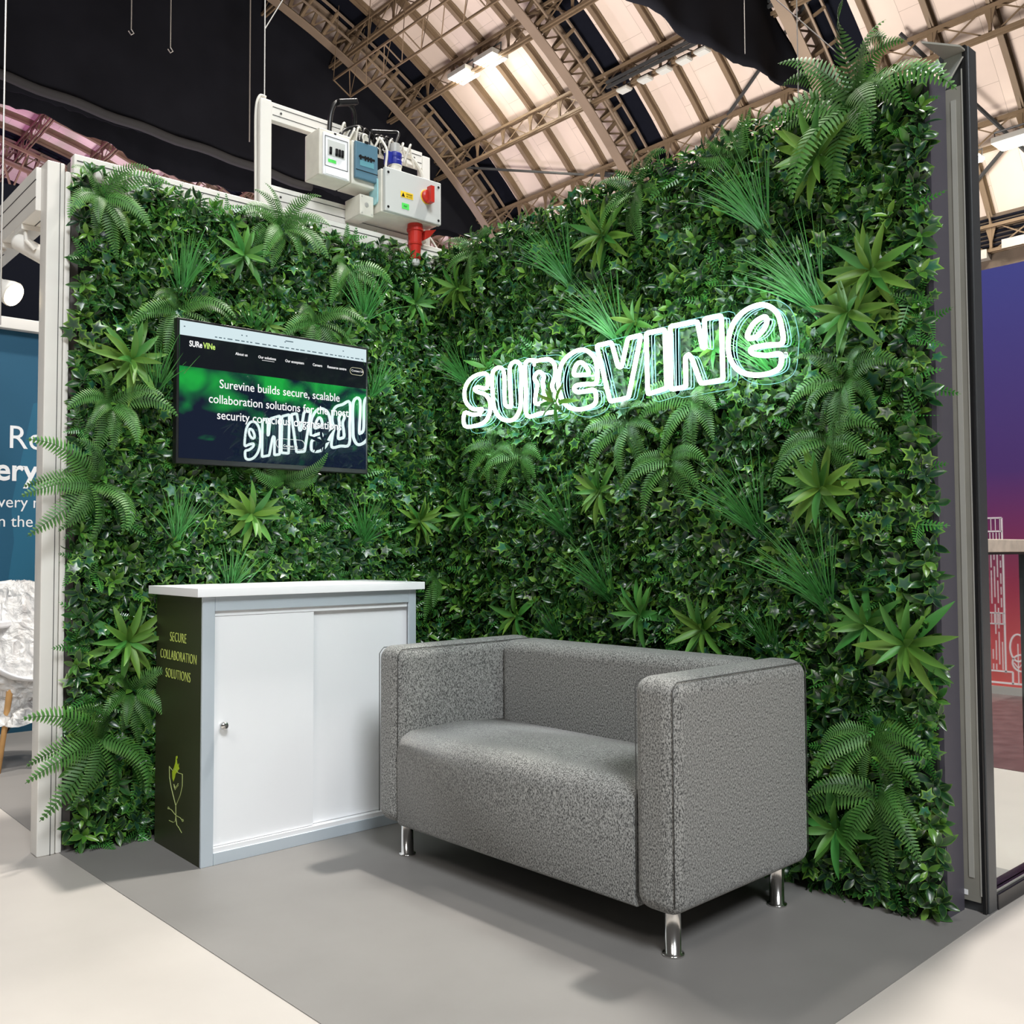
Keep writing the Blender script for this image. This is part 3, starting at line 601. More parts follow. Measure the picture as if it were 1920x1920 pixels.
mb = MB(); mb.box((.1565, -2.395, .045), (.158, -2.38, .06)); mb.build('sticker', M_['white'], t, o0)
mb = MB(); mb.prism([(.01, -2.38), (.168, -2.38), (.168, -2.447), (.12, -2.447)], lambda a, b, t_: (a, b, t_), 2.600, 2.606); mb.build('top_plate', M_['framebeige'], t, o0)
mb = MB(); mb.prism([(-2.447, 2.60), (-2.38, 2.60), (-2.38, 2.505)], lambda a, b, t_: (t_, a, b), .160, .166); mb.build('corner_gusset', mat('frosted_corner_glass', (.38, .40, .37), .25), t, o0)
mb = MB(); mb.tube([(.156, -2.44, 2.585), (.156, -2.40, 2.53)], .003, 8); mb.build('tie_rod', M_['lightalu'], t, o0)

o0 = (.5, -2.42, 0); t = thing('glass_balustrade', 'glass balustrade with pale wooden handrail beside the dark post at right', 'balustrade', o0)
mb = MB(); mb.box((.226, -2.455, -.002), (1.9, -2.385, .045)); mb.build('bottom_rail', mat('black_gloss_rail', (.012, .011, .013), .15), t, o0, bevel=.003)
mb = MB(); mb.box((.226, -2.4435, .045), (1.9, -2.4415, .052)); mb.build('rail_trim', M_['lightalu'], t, o0)
mb = MB(); mb.box((.226, -2.424, .045), (1.9, -2.416, 1.062)); mb.build('pane', M_['clear'], t, o0)
mb = MB(); mb.box((.226, -2.45, 1.068), (1.9, -2.39, 1.108)); mb.build('handrail', M_['oakrail'], t, o0, bevel=.003)
mb = MB(); mb.box((.226, -2.435, 1.060), (1.9, -2.405, 1.068)); mb.build('handrail_channel', M_['black'], t, o0)
mb = MB(); mb.box((.226, -2.436, .045), (.250, -2.404, 1.060)); mb.build('stanchion', M_['frame'], t, o0)
mb = MB(); mb.box((.572, -2.43, .045), (.60, -2.404, 1.060)); mb.build('stanchion', M_['frame'], t, o0)

pm = ramp_mat('sunset_graphic', [(0, (.70, .035, .03)), (.10, (.62, .03, .04)), (.32, (.26, .03, .10)), (.52, (.085, .035, .19)), (1, (.055, .062, .30))], 'Z', 0, 3.2)
o0 = (4.65, -1.0, 0); t = thing('graphic_wall', 'tall printed wall fading blue to red with white skyline drawing at right', 'wall panel', o0)
mb = MB(); mb.box((4.655, -3.2, .06), (4.72, 1.5, 3.20)); pw = mb.build('panel', pm, t, o0)
mb = MB(); mb.box((4.64, -3.2, 0), (4.72, 1.5, .058)); mb.build('plinth', M_['lightalu'], t, o0)
ln = mat('white_line_print', (.85, .78, .80), .5); mb = MB()
def L(a, b, wd=.011): mb.bar((4.654, a[0], a[1]), (4.654, b[0], b[1]), .002, wd, (0, 1, 0) if abs(a[0]-b[0]) < abs(a[1]-b[1]) else (0,0,1))
def Lv(y, z0, z1, wd=.008): mb.box((4.6525, y-wd/2, z0), (4.6548, y+wd/2, z1))
def Lh(y0, y1, z, wd=.012): mb.box((4.6525, min(y0, y1), z-wd/2), (4.6548, max(y0, y1), z+wd/2))
Lv(-.772, .16, 1.31, .012); Lv(-.45, .16, 1.31, .012); Lh(-.45, -.772, 1.31); Lh(-.45, -.772, 1.21)
for k in range(10): Lv(-.47-.032*k, 1.21, 1.31, .005)
rr_ = random.Random(2)
for k in range(14):
    y = -.46-.0225*k; z = 1.2
    while z > .22:
        l = rr_.uniform(.05, .25)
        if not (.50 < z-l < .60 or .50 < z < .60): Lv(y, max(z-l, .18), z, .006)
        z -= l+rr_.uniform(.02, .06)
Lh(-.45, -.772, .60, .010); Lh(-.45, -.772, .52, .010)
for k in range(16): Lv(-.46-.020*k, .52, .60, .004)
Lh(-.40, -.82, .17, .012); Lv(-.82, .08, .17, .012); Lh(-3.0, 1.0, .085, .014)
def ring(cy, cz, ry, rz, n=20, wd=.012, part=1.0):
    q = [(cy+ry*math.sin(2*PI*k/n*part), cz+rz*math.cos(2*PI*k/n*part)) for k in range(n+1)]
    for a, b_ in zip(q, q[1:]): mb.bar((4.654, *a), (4.654, *b_), wd, .002, (1, 0, 0))
ring(-.86, .35, .055, .10); ring(-.88, .24, .06, .06, part=.5); Lv(-.86, .08, .38, .006); mb.bar((4.654, -.86, .20), (4.654, -.83, .24), .006, .002, (1,0,0)); mb.bar((4.654, -.86, .20), (4.654, -.89, .24), .006, .002, (1,0,0))
ring(-.95, .60, .05, .045, 6); ring(-1.0, .32, .07, .12); ring(-1.25, .30, .08, .12)
mb.build('line_drawing', ln, pw, o0)

# ------------------------------------------------------------------ cabinet
o0 = (-.9445, -.27, 0); t = thing('cabinet', 'white counter cabinet with sliding doors and olive side panel in the corner', 'cabinet', o0)
X0, X1, Y0, Y1, CH = -1.395, -.494, -.476, -.075, .923
mb = MB(); mb.box((X0, Y0, .0), (X0+.018, Y1, CH)); sp_ = mb.build('side_panel', M_['olive'], t, o0); sp_['label'] = 'dark olive side panel with lime lettering'
mb = MB(); mb.box((X1-.018, Y0, .0), (X1, Y1, CH)); mb.build('side_panel', M_['olive'], t, o0)
mb = MB(); mb.box((X0+.018, Y1-.012, 0), (X1-.018, Y1, CH)); mb.build('back_panel', M_['white'], t, o0)
mb = MB(); mb.box((X0+.018, Y0+.05, .02), (X1-.018, Y1-.012, .04)); mb.build('bottom_shelf', M_['white'], t, o0)
def fr(a, b): m2 = MB(); m2.box(a, b); return m2.build('frame_rail', M_['alu_cool'], t, o0, bevel=.0015, seg=1)
fr((X0, Y0-.012, .0), (X0+.045, Y0-.0005, CH)); fr((X1-.035, Y0-.012, .0), (X1, Y0-.0005, CH))
fr((X0+.0455, Y0-.012, CH-.05), (X1-.0355, Y0-.0005, CH)); fr((X0+.0455, Y0-.012, .0), (X1-.0355, Y0-.0005, .042))
mb = MB(); mb.box((X0+.046, Y0+.0, CH-.068), (X1-.036, Y0+.035, CH-.05)); mb.build('door_track', M_['white'], t, o0)
mb = MB(); mb.box((X0+.046, Y0-.008, .042), (X1-.036, Y0+.035, .058)); mb.build('door_track', M_['white'], t, o0)
mb = MB(); mb.box((X0+.030, Y0+.002, .060), (-.955, Y0+.014, CH-.069)); d1 = mb.build('sliding_door', M_['white'], t, o0, bevel=.001, seg=1)
mb = MB(); mb.box((-.975, Y0+.018, .060), (X1-.022, Y0+.030, CH-.069)); mb.build('sliding_door', M_['white'], t, o0, bevel=.001, seg=1)
mb = MB(); mb.lathe([(.006, 0), (.006, .014), (.010, .016), (.0145, .020), (.0155, .026), (.012, .032), (.004, .0345)], (-1.318, Y0+.002, .475), (0,-1,0), 24)
k_ = mb.build('door_knob', M_['chrome'], d1, o0, smooth=True)
mb = MB(); mb.box((X0-.028, Y0-.035, CH+.001), (X1+.028, Y1+.012, CH+.031)); mb.build('countertop', M_['white'], t, o0, bevel=.0012, seg=1)
# lettering on side panel, faces -x
RS = (PI/2, 0, -PI/2)
for s, z, sz, sx in (('SECURE', .760, .050, .80), ('COLLABORATION', .693, .050, .74), ('SOLUTIONS', .626, .050, .78)):
    text('lettering', s, sz, M_['lime'], sp_, (X0-.0004, -.278, z-.006), RS, sx, .0005, org=o0, bold=-.0007, sp=1.10)
E0 = MB()
def em(pts, r=.0013, closed=False): E0.tube([(X0-.0006, -.275+(y+.275)*1.75, z) for y, z in pts], r, 5, closed)
em([(-.238, .300), (-.255, .290), (-.270, .300), (-.285, .290), (-.306, .292)])
em([(-.238, .300), (-.240, .26), (-.250, .225), (-.274, .170)]); em([(-.306, .292), (-.306, .25), (-.296, .215), (-.274, .170)])
em([(-.274, .170), (-.275, .128)]); em([(-.238, .148), (-.252, .148), (-.275, .136), (-.298, .136), (-.308, .130)])
em([(-.275, .136), (-.272, .115), (-.262, .107), (-.240, .106)]); em([(-.275, .128), (-.280, .105), (-.292, .098), (-.305, .086)])
em([(-.263, .243), (-.270, .232), (-.285, .252)], .0016); em([(-.263, .237), (-.270, .226), (-.285, .246)], .0012)
for y, z in ((-.236, .149), (-.309, .131)): em([(y+.004*math.cos(a), z+.004*math.sin(a)) for a in np.linspace(0, 6, 8)], .001)
E0.build('emblem_outline', M_['limeline'], sp_, o0)
mb = MB(); mb.prism([(-.252, .262), (-.250, .285), (-.262, .305), (-.270, .325), (-.272, .345), (-.279, .349), (-.281, .342), (-.276, .335), (-.279, .322), (-.285, .316), (-.290, .325), (-.288, .312), (-.293, .306), (-.286, .300), (-.282, .292), (-.270, .283), (-.266, .268), (-.258, .252)], lambda a, b, t_: (t_, -.275+(a+.275)*1.5, b), X0-.0012, X0-.0002)
mb.build('emblem_flame', mat('lime_green_print', (.45, .62, .03), .5), sp_, o0)

# ------------------------------------------------------------------ sofa
srot = -.0325; o0 = (-.8244, -2.081, 0); t = thing('sofa', 'two-seat grey tweed sofa with square arms and chrome feet', 'sofa', o0, rz=-srot)
# local: x = depth, y = length
SL, SD, SH, ZB = 1.321, .6866, .742, .125; AW = .145; AWL = .13
def rbox(name, a, b, r, seg=5, par=None):
    m2 = MB(); m2.box(a, b); o = m2.build(name, M_['fabric'], par or t, bevel=r, seg=seg); return o
rbox('armrest', (0, 0, ZB), (SD, AW, SH), .046, 7); rbox('armrest', (0, SL-AWL, ZB), (SD, SL, SH), .046, 7)
bk = rbox('backrest', (SD-.20, AW-.004, ZB+.02), (SD-.012, SL-AWL+.004, SH-.004), .045, 6)
# seat with softly rounded front edge
def seat_prof():
    p = [(.004, ZB+.012), (.016, ZB)]
    p += [(SD-.03, ZB), (SD-.03, .425)]
    p += [(.30, .452), (.20, .452)]
    for k in range(9):
        a = math.radians(85+95*k/8); p.append((.072+.070*math.cos(a), .375+.073*math.sin(a)))
    return p
mb = MB(); mb.prism(seat_prof(), lambda a, b, y: (a, y, b), AW-.004, SL-AWL+.004); so = mb.build('seat', M_['fabric'], t)
so.data.polygons.foreach_set('use_smooth', [len(p.vertices) == 4 for p in so.data.polygons])
# piping
def pipe(pts, par): m2 = MB(); m2.tube(pts, .0016, 6); m2.build('piping', M_['seam'], par, smooth=True)
arms = [o for o in COL.objects if o.parent == t and o.name.startswith('armrest')]
for (y0, arm) in ((.0105, arms[0]), (AW-.0105, arms[0]), (SL-AWL+.0105, arms[1]), (SL-.0105, arms[1])):
    e_ = .009
    pipe([(e_, y0, ZB+.03), (e_, y0, SH-.03), (e_+.009, y0, SH-.018), (.028, y0, SH-e_), (SD-.03, y0, SH-e_), (SD-e_-.009, y0, SH-.018), (SD-e_, y0, SH-.03), (SD-e_, y0, ZB+.03)], arm)
for lx, ly in ((.085, .075), (.085, SL-.075), (SD-.085, .075), (SD-.085, SL-.075)):
    mb = MB(); mb.lathe([(.030, 0), (.031, .003), (.029, .006), (.022, .008), (.0215, .125), (.0215, .126)], (lx, ly, 0.0), (0,0,1), 28); mb.build('leg', M_['chrome'], t, smooth=True)

# ------------------------------------------------------------------ television
TY = -.12; tx0, tx1, tz0, tz1 = -1.347, -.490, 1.418, 1.977
o0 = (-.92, -.09, 1.70); t = thing('television', 'wall-mounted flat screen showing a green and black web page', 'television', o0)
mb = MB(); mb.box((tx0, TY, tz0), (tx1, TY+.035, tz1)); mb.build('casing', M_['black'], t, o0, bevel=.003)
mb = MB(); mb.box((tx0+.2, TY+.036, tz0+.12), (tx1-.2, .03, tz1-.12)); mb.build('mount', M_['black'], t, o0)
sm = bpy.data.materials.new('screen_image'); sm.use_nodes = True; nt = sm.node_tree; b = nt.nodes['Principled BSDF']
b.inputs['Base Color'].default_value = (.004, .006, .012, 1); b.inputs['Roughness'].default_value = .012; b.inputs['Specular IOR Level'].default_value = .55
tc = nt.nodes.new('ShaderNodeTexCoord'); mp = nt.nodes.new('ShaderNodeMapping'); mp.inputs['Scale'].default_value = (1, 1, 1.35); mp.inputs['Location'].default_value = (3.1, 0, 1.45)
nz = nt.nodes.new('ShaderNodeTexNoise'); nz.inputs['Scale'].default_value = 5.5; nz.inputs['Detail'].default_value = 2.5; nz.inputs['Distortion'].default_value = .5
nt.links.new(tc.outputs['Object'], mp.inputs[0]); nt.links.new(mp.outputs[0], nz.inputs['Vector'])
sp = nt.nodes.new('ShaderNodeSeparateXYZ'); nt.links.new(tc.outputs['Object'], sp.inputs[0])
mr = nt.nodes.new('ShaderNodeMapRange'); mr.inputs['From Min'].default_value = -.22; mr.inputs['From Max'].default_value = .05; mr.inputs['To Min'].default_value = -.28; mr.inputs['To Max'].default_value = .05
nt.links.new(sp.outputs['Z'], mr.inputs['Value'])
ad = nt.nodes.new('ShaderNodeMath'); ad.operation = 'ADD'; nt.links.new(nz.outputs['Fac'], ad.inputs[0]); nt.links.new(mr.outputs[0], ad.inputs[1])
rp = nt.nodes.new('ShaderNodeValToRGB'); e = rp.color_ramp.elements; e[0].position = .41; e[0].color = (.003, .006, .018, 1); e[1].position = .62; e[1].color = (.01, .42, .045, 1)
x_ = e.new(.48); x_.color = (.004, .12, .03, 1)
nt.links.new(ad.outputs[0], rp.inputs[0]); nt.links.new(rp.outputs[0], b.inputs['Emission Color']); b.inputs['Emission Strength'].default_value = .9
mb = MB(); mb.box((tx0+.010, TY-.0015, tz0+.020), (tx1-.010, TY-.0002, tz1-.010)); scr = mb.build('screen', sm, t, o0)
bar_m = mat('screen_browser_bar', (.02, .02, .02), .06, em=(.72, .88, .92), ems=.9); txt_w = mat('screen_white_text', (.02, .02, .02), .1, em=(1, 1, 1), ems=1.0)
txt_d = mat('screen_dark_text', (.01, .01, .01), .1, em=(.12, .2, .25), ems=.6); txt_g = mat('screen_lime_text', (.01, .01, .01), .1, em=(.65, .95, .2), ems=.9); txt_y = mat('screen_button_outline', (.01, .01, .01), .1, em=(.95, .9, .6), ems=.8)
mb = MB(); mb.box((tx0+.010, TY-.0022, tz1-.066), (tx1-.010, TY-.0016, tz1-.010)); mb.build('browser_bar', bar_m, scr, o0)
mb = MB(); mb.box((tx0+.010, TY-.0021, tz1-.185), (tx1-.010, TY-.0016, tz1-.066)); mb.build('menu_bar', mat('screen_menu_bar', (.004, .004, .005), .06, em=(.003, .005, .008), ems=1), scr, o0)
mb = MB(); rr_ = random.Random(4); x = tx0+.15
while x < tx1-.03:
    l = rr_.uniform(.006, .022); mb.box((x, TY-.0026, tz1-.0575), (x+l, TY-.0023, tz1-.0535)); x += l+rr_.uniform(.006, .013)
for x in (tx0+.26, tx0+.28, tx0+.45, tx1-.13, tx0+.025): mb.box((x, TY-.0026, tz1-.034), (x+.006, TY-.0023, tz1-.030))
mb.box((tx0+.455, TY-.0026, tz1-.029), (tx0+.49, TY-.0023, tz1-.025)); mb.build('toolbar_text', txt_d, scr, o0)
R90 = (PI/2, 0, 0)
def st(s, fx, fz, sz, m, al='CENTER', sx=1, bold=0): return text('screen_text', s, sz, m, scr, (tx0+(tx1-tx0)*fx, TY-.0030, tz1-(tz1-tz0)*fz), R90, sx, .0002, al, org=o0, bold=bold)
st('SURe', .055, .190, .032, txt_w, 'LEFT', .72, .0007); st('VINe', .120, .190, .032, txt_g, 'LEFT', .72, .0007)
for s, fx in (('About us', .305), ('Our solutions', .435), ('Our ecosystem', .58), ('Careers', .705), ('Resource centre', .815)): st(s, fx, .205, .0155, txt_w, sx=.9, bold=.0002)
st('Contact Us', .935, .205, .013, txt_w)
mb = MB(); mb.box((tx0+.35, TY-.0030, tz1-.122), (tx0+.405, TY-.0027, tz1-.1205)); mb.build('underline', txt_w, scr, o0)
def outline(x0, z0, x1, z1, m):
    m2 = MB(); q = rrect(x0, z0, x1, z1, (z1-z0)/2.05); m2.tube([(a, TY-.0028, b_) for a, b_ in q], .0009, 4, True); m2.build('button_outline', m, scr, o0)
outline(tx1-.093, tz1-.128, tx1-.025, tz1-.097, txt_y)
for s, fz in (('Surevine builds secure, scalable', .455), ('collaboration solutions for the most', .565), ('security conscious organisations', .675)): st(s, .515, fz, .049, txt_w, sx=.88, bold=.0002)
outline(tx0+.415, tz0+.085, tx0+.545, tz0+.125, txt_w); st('Contact Us', .56, .835, .014, txt_w)

# ------------------------------------------------------------------ neon sign
SIGN = [('S',1,[[(-0.55,1.836),(-0.488,1.845),(-0.436,1.832),(-0.404,1.805),(-0.394,1.766),(-0.412,1.727),(-0.459,1.697),(-0.516,1.691),(-0.493,1.673),(-0.447,1.675),(-0.395,1.688),(-0.397,1.63),(-0.481,1.624),(-0.538,1.636),(-0.566,1.669),(-0.569,1.715),(-0.538,1.751),(-0.488,1.769),(-0.465,1.783),(-0.488,1.791),(-0.547,1.779)]]),('U',1,[[(-0.589,1.842),(-0.657,1.841),(-0.664,1.714),(-0.674,1.687),(-0.695,1.681),(-0.706,1.695),(-0.699,1.847),(-0.764,1.846),(-0.766,1.702),(-0.758,1.658),(-0.726,1.626),(-0.679,1.624),(-0.631,1.644),(-0.599,1.683),(-0.588,1.741)]]),('R',1,[[(-0.797,1.849),(-0.87,1.847),(-0.929,1.844),(-0.962,1.824),(-0.971,1.796),(-0.969,1.766),(-0.952,1.732),(-0.968,1.697),(-0.975,1.633),(-0.888,1.631),(-0.803,1.632),(-0.799,1.732)],[(-0.86,1.795),(-0.882,1.799),(-0.904,1.779),(-0.899,1.753),(-0.906,1.711),(-0.91,1.674),(-0.879,1.671),(-0.854,1.677),(-0.857,1.711),(-0.867,1.75),(-0.85,1.776)]]),('e',1,[[(-1.193,1.713),(-1.198,1.766),(-1.185,1.809),(-1.15,1.84),(-1.11,1.852),(-1.06,1.845),(-1.014,1.819),(-0.992,1.773),(-0.99,1.72),(-1.008,1.672),(-1.045,1.638),(-1.099,1.622),(-1.157,1.625),(-1.19,1.64),(-1.184,1.685),(-1.135,1.688),(-1.091,1.691),(-1.075,1.706),(-1.091,1.717),(-1.14,1.715)],[(-1.075,1.761),(-1.087,1.795),(-1.112,1.803),(-1.139,1.784),(-1.154,1.753),(-1.114,1.754)]]),('V',0,[[(-1.197,1.854),(-1.272,1.854),(-1.305,1.757),(-1.322,1.754),(-1.354,1.855),(-1.417,1.856),(-1.354,1.636),(-1.264,1.633)]]),('I',0,[[(-1.441,1.858),(-1.527,1.857),(-1.533,1.648),(-1.446,1.637)]]),('N',0,[[(-1.551,1.863),(-1.669,1.859),(-1.689,1.766),(-1.701,1.764),(-1.698,1.862),(-1.768,1.86),(-1.771,1.643),(-1.68,1.644),(-1.643,1.738),(-1.629,1.752),(-1.616,1.742),(-1.617,1.641),(-1.552,1.64)]]),('e',1,[[(-1.998,1.729),(-1.996,1.781),(-1.981,1.827),(-1.948,1.857),(-1.906,1.867),(-1.853,1.855),(-1.813,1.821),(-1.794,1.768),(-1.8,1.713),(-1.828,1.671),(-1.876,1.646),(-1.936,1.639),(-1.986,1.652),(-1.991,1.694),(-1.945,1.698),(-1.895,1.71),(-1.88,1.725),(-1.895,1.732),(-1.946,1.731)],[(-1.872,1.784),(-1.896,1.812),(-1.929,1.824),(-1.944,1.814),(-1.934,1.788),(-1.904,1.766),(-1.874,1.765)]])]
def resamp(P, sm, closed=True):
    P = [np.array(p, float) for p in P]; n = len(P); out = []
    for i in range(n):
        p0, p1, p2, p3 = P[i-1], P[i], P[(i+1) % n], P[(i+2) % n]
        if sm:
            for k in range(4):
                t = k/4; out.append(.5*((2*p1)+(-p0+p2)*t+(2*p0-5*p1+4*p2-p3)*t*t+(-p0+3*p1-3*p2+p3)*t**3))
        else:
            a = p1+(p0-p1)*min(.25, .008/np.linalg.norm(p0-p1)); c = p1+(p2-p1)*min(.25, .008/np.linalg.norm(p2-p1))
            out += [a, p1*.5+(a+c)*.25, c]
    return out
def offset_poly(P, d):
    P = [np.array(p) for p in P]; n = len(P); A = sum(P[i][0]*P[(i+1) % n][1]-P[(i+1) % n][0]*P[i][1] for i in range(n)); s = 1 if A > 0 else -1; out = []
    for i in range(n):
        t = P[(i+1) % n]-P[i-1]; t = t/np.linalg.norm(t); out.append(P[i]+s*d*np.array([t[1], -t[0]]))
    return out
def hull(pts):
    pts = sorted(map(tuple, pts)); cr = lambda o, a, b: (a[0]-o[0])*(b[1]-o[1])-(a[1]-o[1])*(b[0]-o[0])
    lo = []; hi = []
    for p in pts:
        while len(lo) > 1 and cr(lo[-2], lo[-1], p) <= 0: lo.pop()
        lo.append(p)
    for p in reversed(pts):
        while len(hi) > 1 and cr(hi[-2], hi[-1], p) <= 0: hi.pop()
        hi.append(p)
    return lo[:-1]+hi[:-1]
o0 = (-.10, -1.2, 1.75); t = thing('neon_sign', 'glowing white neon sign of outlined letters on clear acrylic, on the right plant wall', 'neon sign', o0)
NX = -.165
for ch, sm, paths in SIGN:
    mb = MB(); e1 = MB(); e2 = MB()
    for P in paths:
        Q = resamp(P, sm)
        mb.tube([(NX, y, z) for y, z in Q], .0078, 8, True)
        for dx, mbe in ((.030, e1), (.046, e2)): mbe.tube([(NX+dx, y, z) for y, z in Q], .0016, 5, True)
    lt = mb.build('neon_letter', M_['neon'], t, o0, smooth=True)
    e1.build('acrylic_edge', M_['neonedge'], lt, o0); e2.build('acrylic_edge', M_['neonedge'], lt, o0)
    H = offset_poly(hull(resamp(paths[0], sm)), .024)
    hb = MB(); hb.prism([tuple(p) for p in H], lambda a, b, t_: (t_, a, b), NX+.050, NX+.054); hb.build('backing_sheet', M_['clear'], lt, o0)
    hb = MB(); hb.tube([(NX+.052, p[0], p[1]) for p in H], .0011, 4, True); hb.build('sheet_edge', M_['neonedge'], lt, o0)
mb = MB()
for y, z in ((-.45, 1.68), (-.80, 1.85), (-1.20, 1.70), (-1.35, 1.86), (-1.75, 1.70), (-1.98, 1.70), (-1.87, 1.86)):
    mb.lathe([(.006, 0), (.006, -.09)], (NX+.050, y, z), (-1, 0, 0), 12)
    mb.lathe([(.010, 0), (.010, .004)], (NX+.0495, y, z), (-1, 0, 0), 16)
mb.build('standoff', M_['chrome'], t, o0)

# ------------------------------------------------------------------ foliage
def set_mesh(name, V, Fq, C, m):
    me = bpy.data.meshes.new(name); nv = len(V); nf = len(Fq)
    me.vertices.add(nv); me.vertices.foreach_set('co', V.astype('f').ravel())
    me.loops.add(nf*4); me.loops.foreach_set('vertex_index', Fq.astype('i').ravel())
    me.polygons.add(nf); me.polygons.foreach_set('loop_start', np.arange(0, nf*4, 4, dtype='i')); me.polygons.foreach_set('loop_total', np.full(nf, 4, dtype='i'))
    me.polygons.foreach_set('use_smooth', np.ones(nf, dtype=bool))
    me.update(calc_edges=True)
    a = me.color_attributes.new('Col', 'FLOAT_COLOR', 'POINT'); cc = np.ones((nv, 4), 'f'); cc[:, :3] = C; a.data.foreach_set('color', cc.ravel())
    me.materials.append(m); return me
def blade(L, W, n=5, fold=.25, curl=.3, wpow=1.0, tip=.0, peak=.5, strips=4):
    # leaf along +Y, width X, normal Z; strips across: -1,-.6,0,.6,1
    xs = np.array([-1, -.78, 0, .78, 1]) if strips == 4 else np.array([-1, 0, 1])
    ef = np.array([1, .10, .04, .10, 1]) if strips == 4 else np.array([1, .1, 1])
    V = []; E_ = []
    for i in range(n+1):
        s = i/n; wdt = W*max(.04, (math.sin(PI*s**(math.log(.5)/math.log(peak)))**wpow)) if 0 < s < 1 else W*.04
        y = L*(math.sin(curl*s*1.5)/(curl*1.5) if curl else s); zc = -L*(1-math.cos(curl*s*1.5))/(curl*1.5) if curl else 0
        for x, e in zip(xs, ef): V.append((x*wdt, y, zc+fold*abs(x)*wdt)); E_.append(max(e, .9*(s > .9)))
    k = len(xs); Fq = [(i*k+j, i*k+j+1, (i+1)*k+j+1, (i+1)*k+j) for i in range(n) for j in range(k-1)]
    return np.array(V), np.array(Fq), np.array(E_)
def ivy(Sz, cup=.25):
    ang = [90, 118, 150, 188, 222, 255, 270, 285, 318, -8, 30, 62]; rad = [1.0, .50, .80, .42, .62, .38, .25, .38, .62, .42, .80, .50]
    V = [(0, 0, 0)]; E_ = [.0]
    for q, ed in ((.62, .10), (1.0, 1.0)):
        for a, r in zip(ang, rad):
            a = math.radians(a); R_ = r*q*Sz; V.append((R_*math.cos(a), R_*math.sin(a), -cup*(r*q)**2*Sz+.05*Sz*(r > .7))); E_.append(ed)
    n = 12; Fq = [(0, 1+i, 1+(i+1) % n, 0) for i in range(n)]; Fq = []
    for i in range(0, n, 2): Fq.append((0, 1+i, 1+(i+1) % n, 1+(i+2) % n))
    for i in range(n): Fq.append((1+i, 13+i, 13+(i+1) % n, 1+(i+1) % n))
    return np.array(V), np.array(Fq), np.array(E_)
def sprig(L, W, n=8):
    V = []; Fq = []; E_ = []
    for i in range(n):
        s = i/n; y = L*s; wl = W*(1-s)**.8+.002; hh = L/n*.42
        for sg in (-1, 1):
            o = len(V); V += [(0, y-hh*.7, 0), (0, y+hh*.7, 0), (sg*wl, y+hh*1.7, -.15*wl), (sg*wl*.9, y+hh*.5, -.15*wl)]; E_ += [0, 0, 1, .8]; Fq.append((o, o+1, o+2, o+3))
    o = len(V); V += [(-.001, 0, 0), (.001, 0, 0), (.0005, L*1.05, 0), (-.0005, L*1.05, 0)]; E_ += [1]*4; Fq.append((o, o+1, o+2, o+3))
    return np.array(V), np.array(Fq), np.array(E_)
def frames(fwd, nrm):
    f = fwd/np.linalg.norm(fwd, axis=1)[:, None]; x = np.cross(f, nrm); x /= np.linalg.norm(x, axis=1)[:, None]+1e-9; z = np.cross(x, f)
    return np.stack([x, f, z], axis=2)
class Acc:
    def __init__(s): s.V = []; s.F = []; s.C = []; s.n = 0
    def put(s, T, P, R, S, c0, c1):
        V, Fq, E_ = T; m = len(P); k = len(V)
        W_ = np.einsum('mij,kj->mki', R, V)*S[:, None, None]+P[:, None, :]
        s.V.append(W_.reshape(-1, 3)); s.F.append((Fq[None]+(np.arange(m)*k)[:, None, None]+s.n).reshape(-1, 4)); s.n += m*k
        C = c0[:, None, :]*(1-E_[None, :, None])+c1[:, None, :]*E_[None, :, None]; s.C.append(C.reshape(-1, 3))
    def mesh(s, name, m):
        V = np.concatenate(s.V); V[:, 2] = np.maximum(V[:, 2], -.0285+.002*np.abs(np.sin(V[:, 0]*900))) if name == 'leaf_mat' else V[:, 2]
        return set_mesh(name, V, np.concatenate(s.F), np.concatenate(s.C), m)
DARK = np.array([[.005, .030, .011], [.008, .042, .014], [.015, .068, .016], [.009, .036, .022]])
BRI = np.array([[.08, .25, .03], [.14, .34, .04], [.20, .40, .05]])
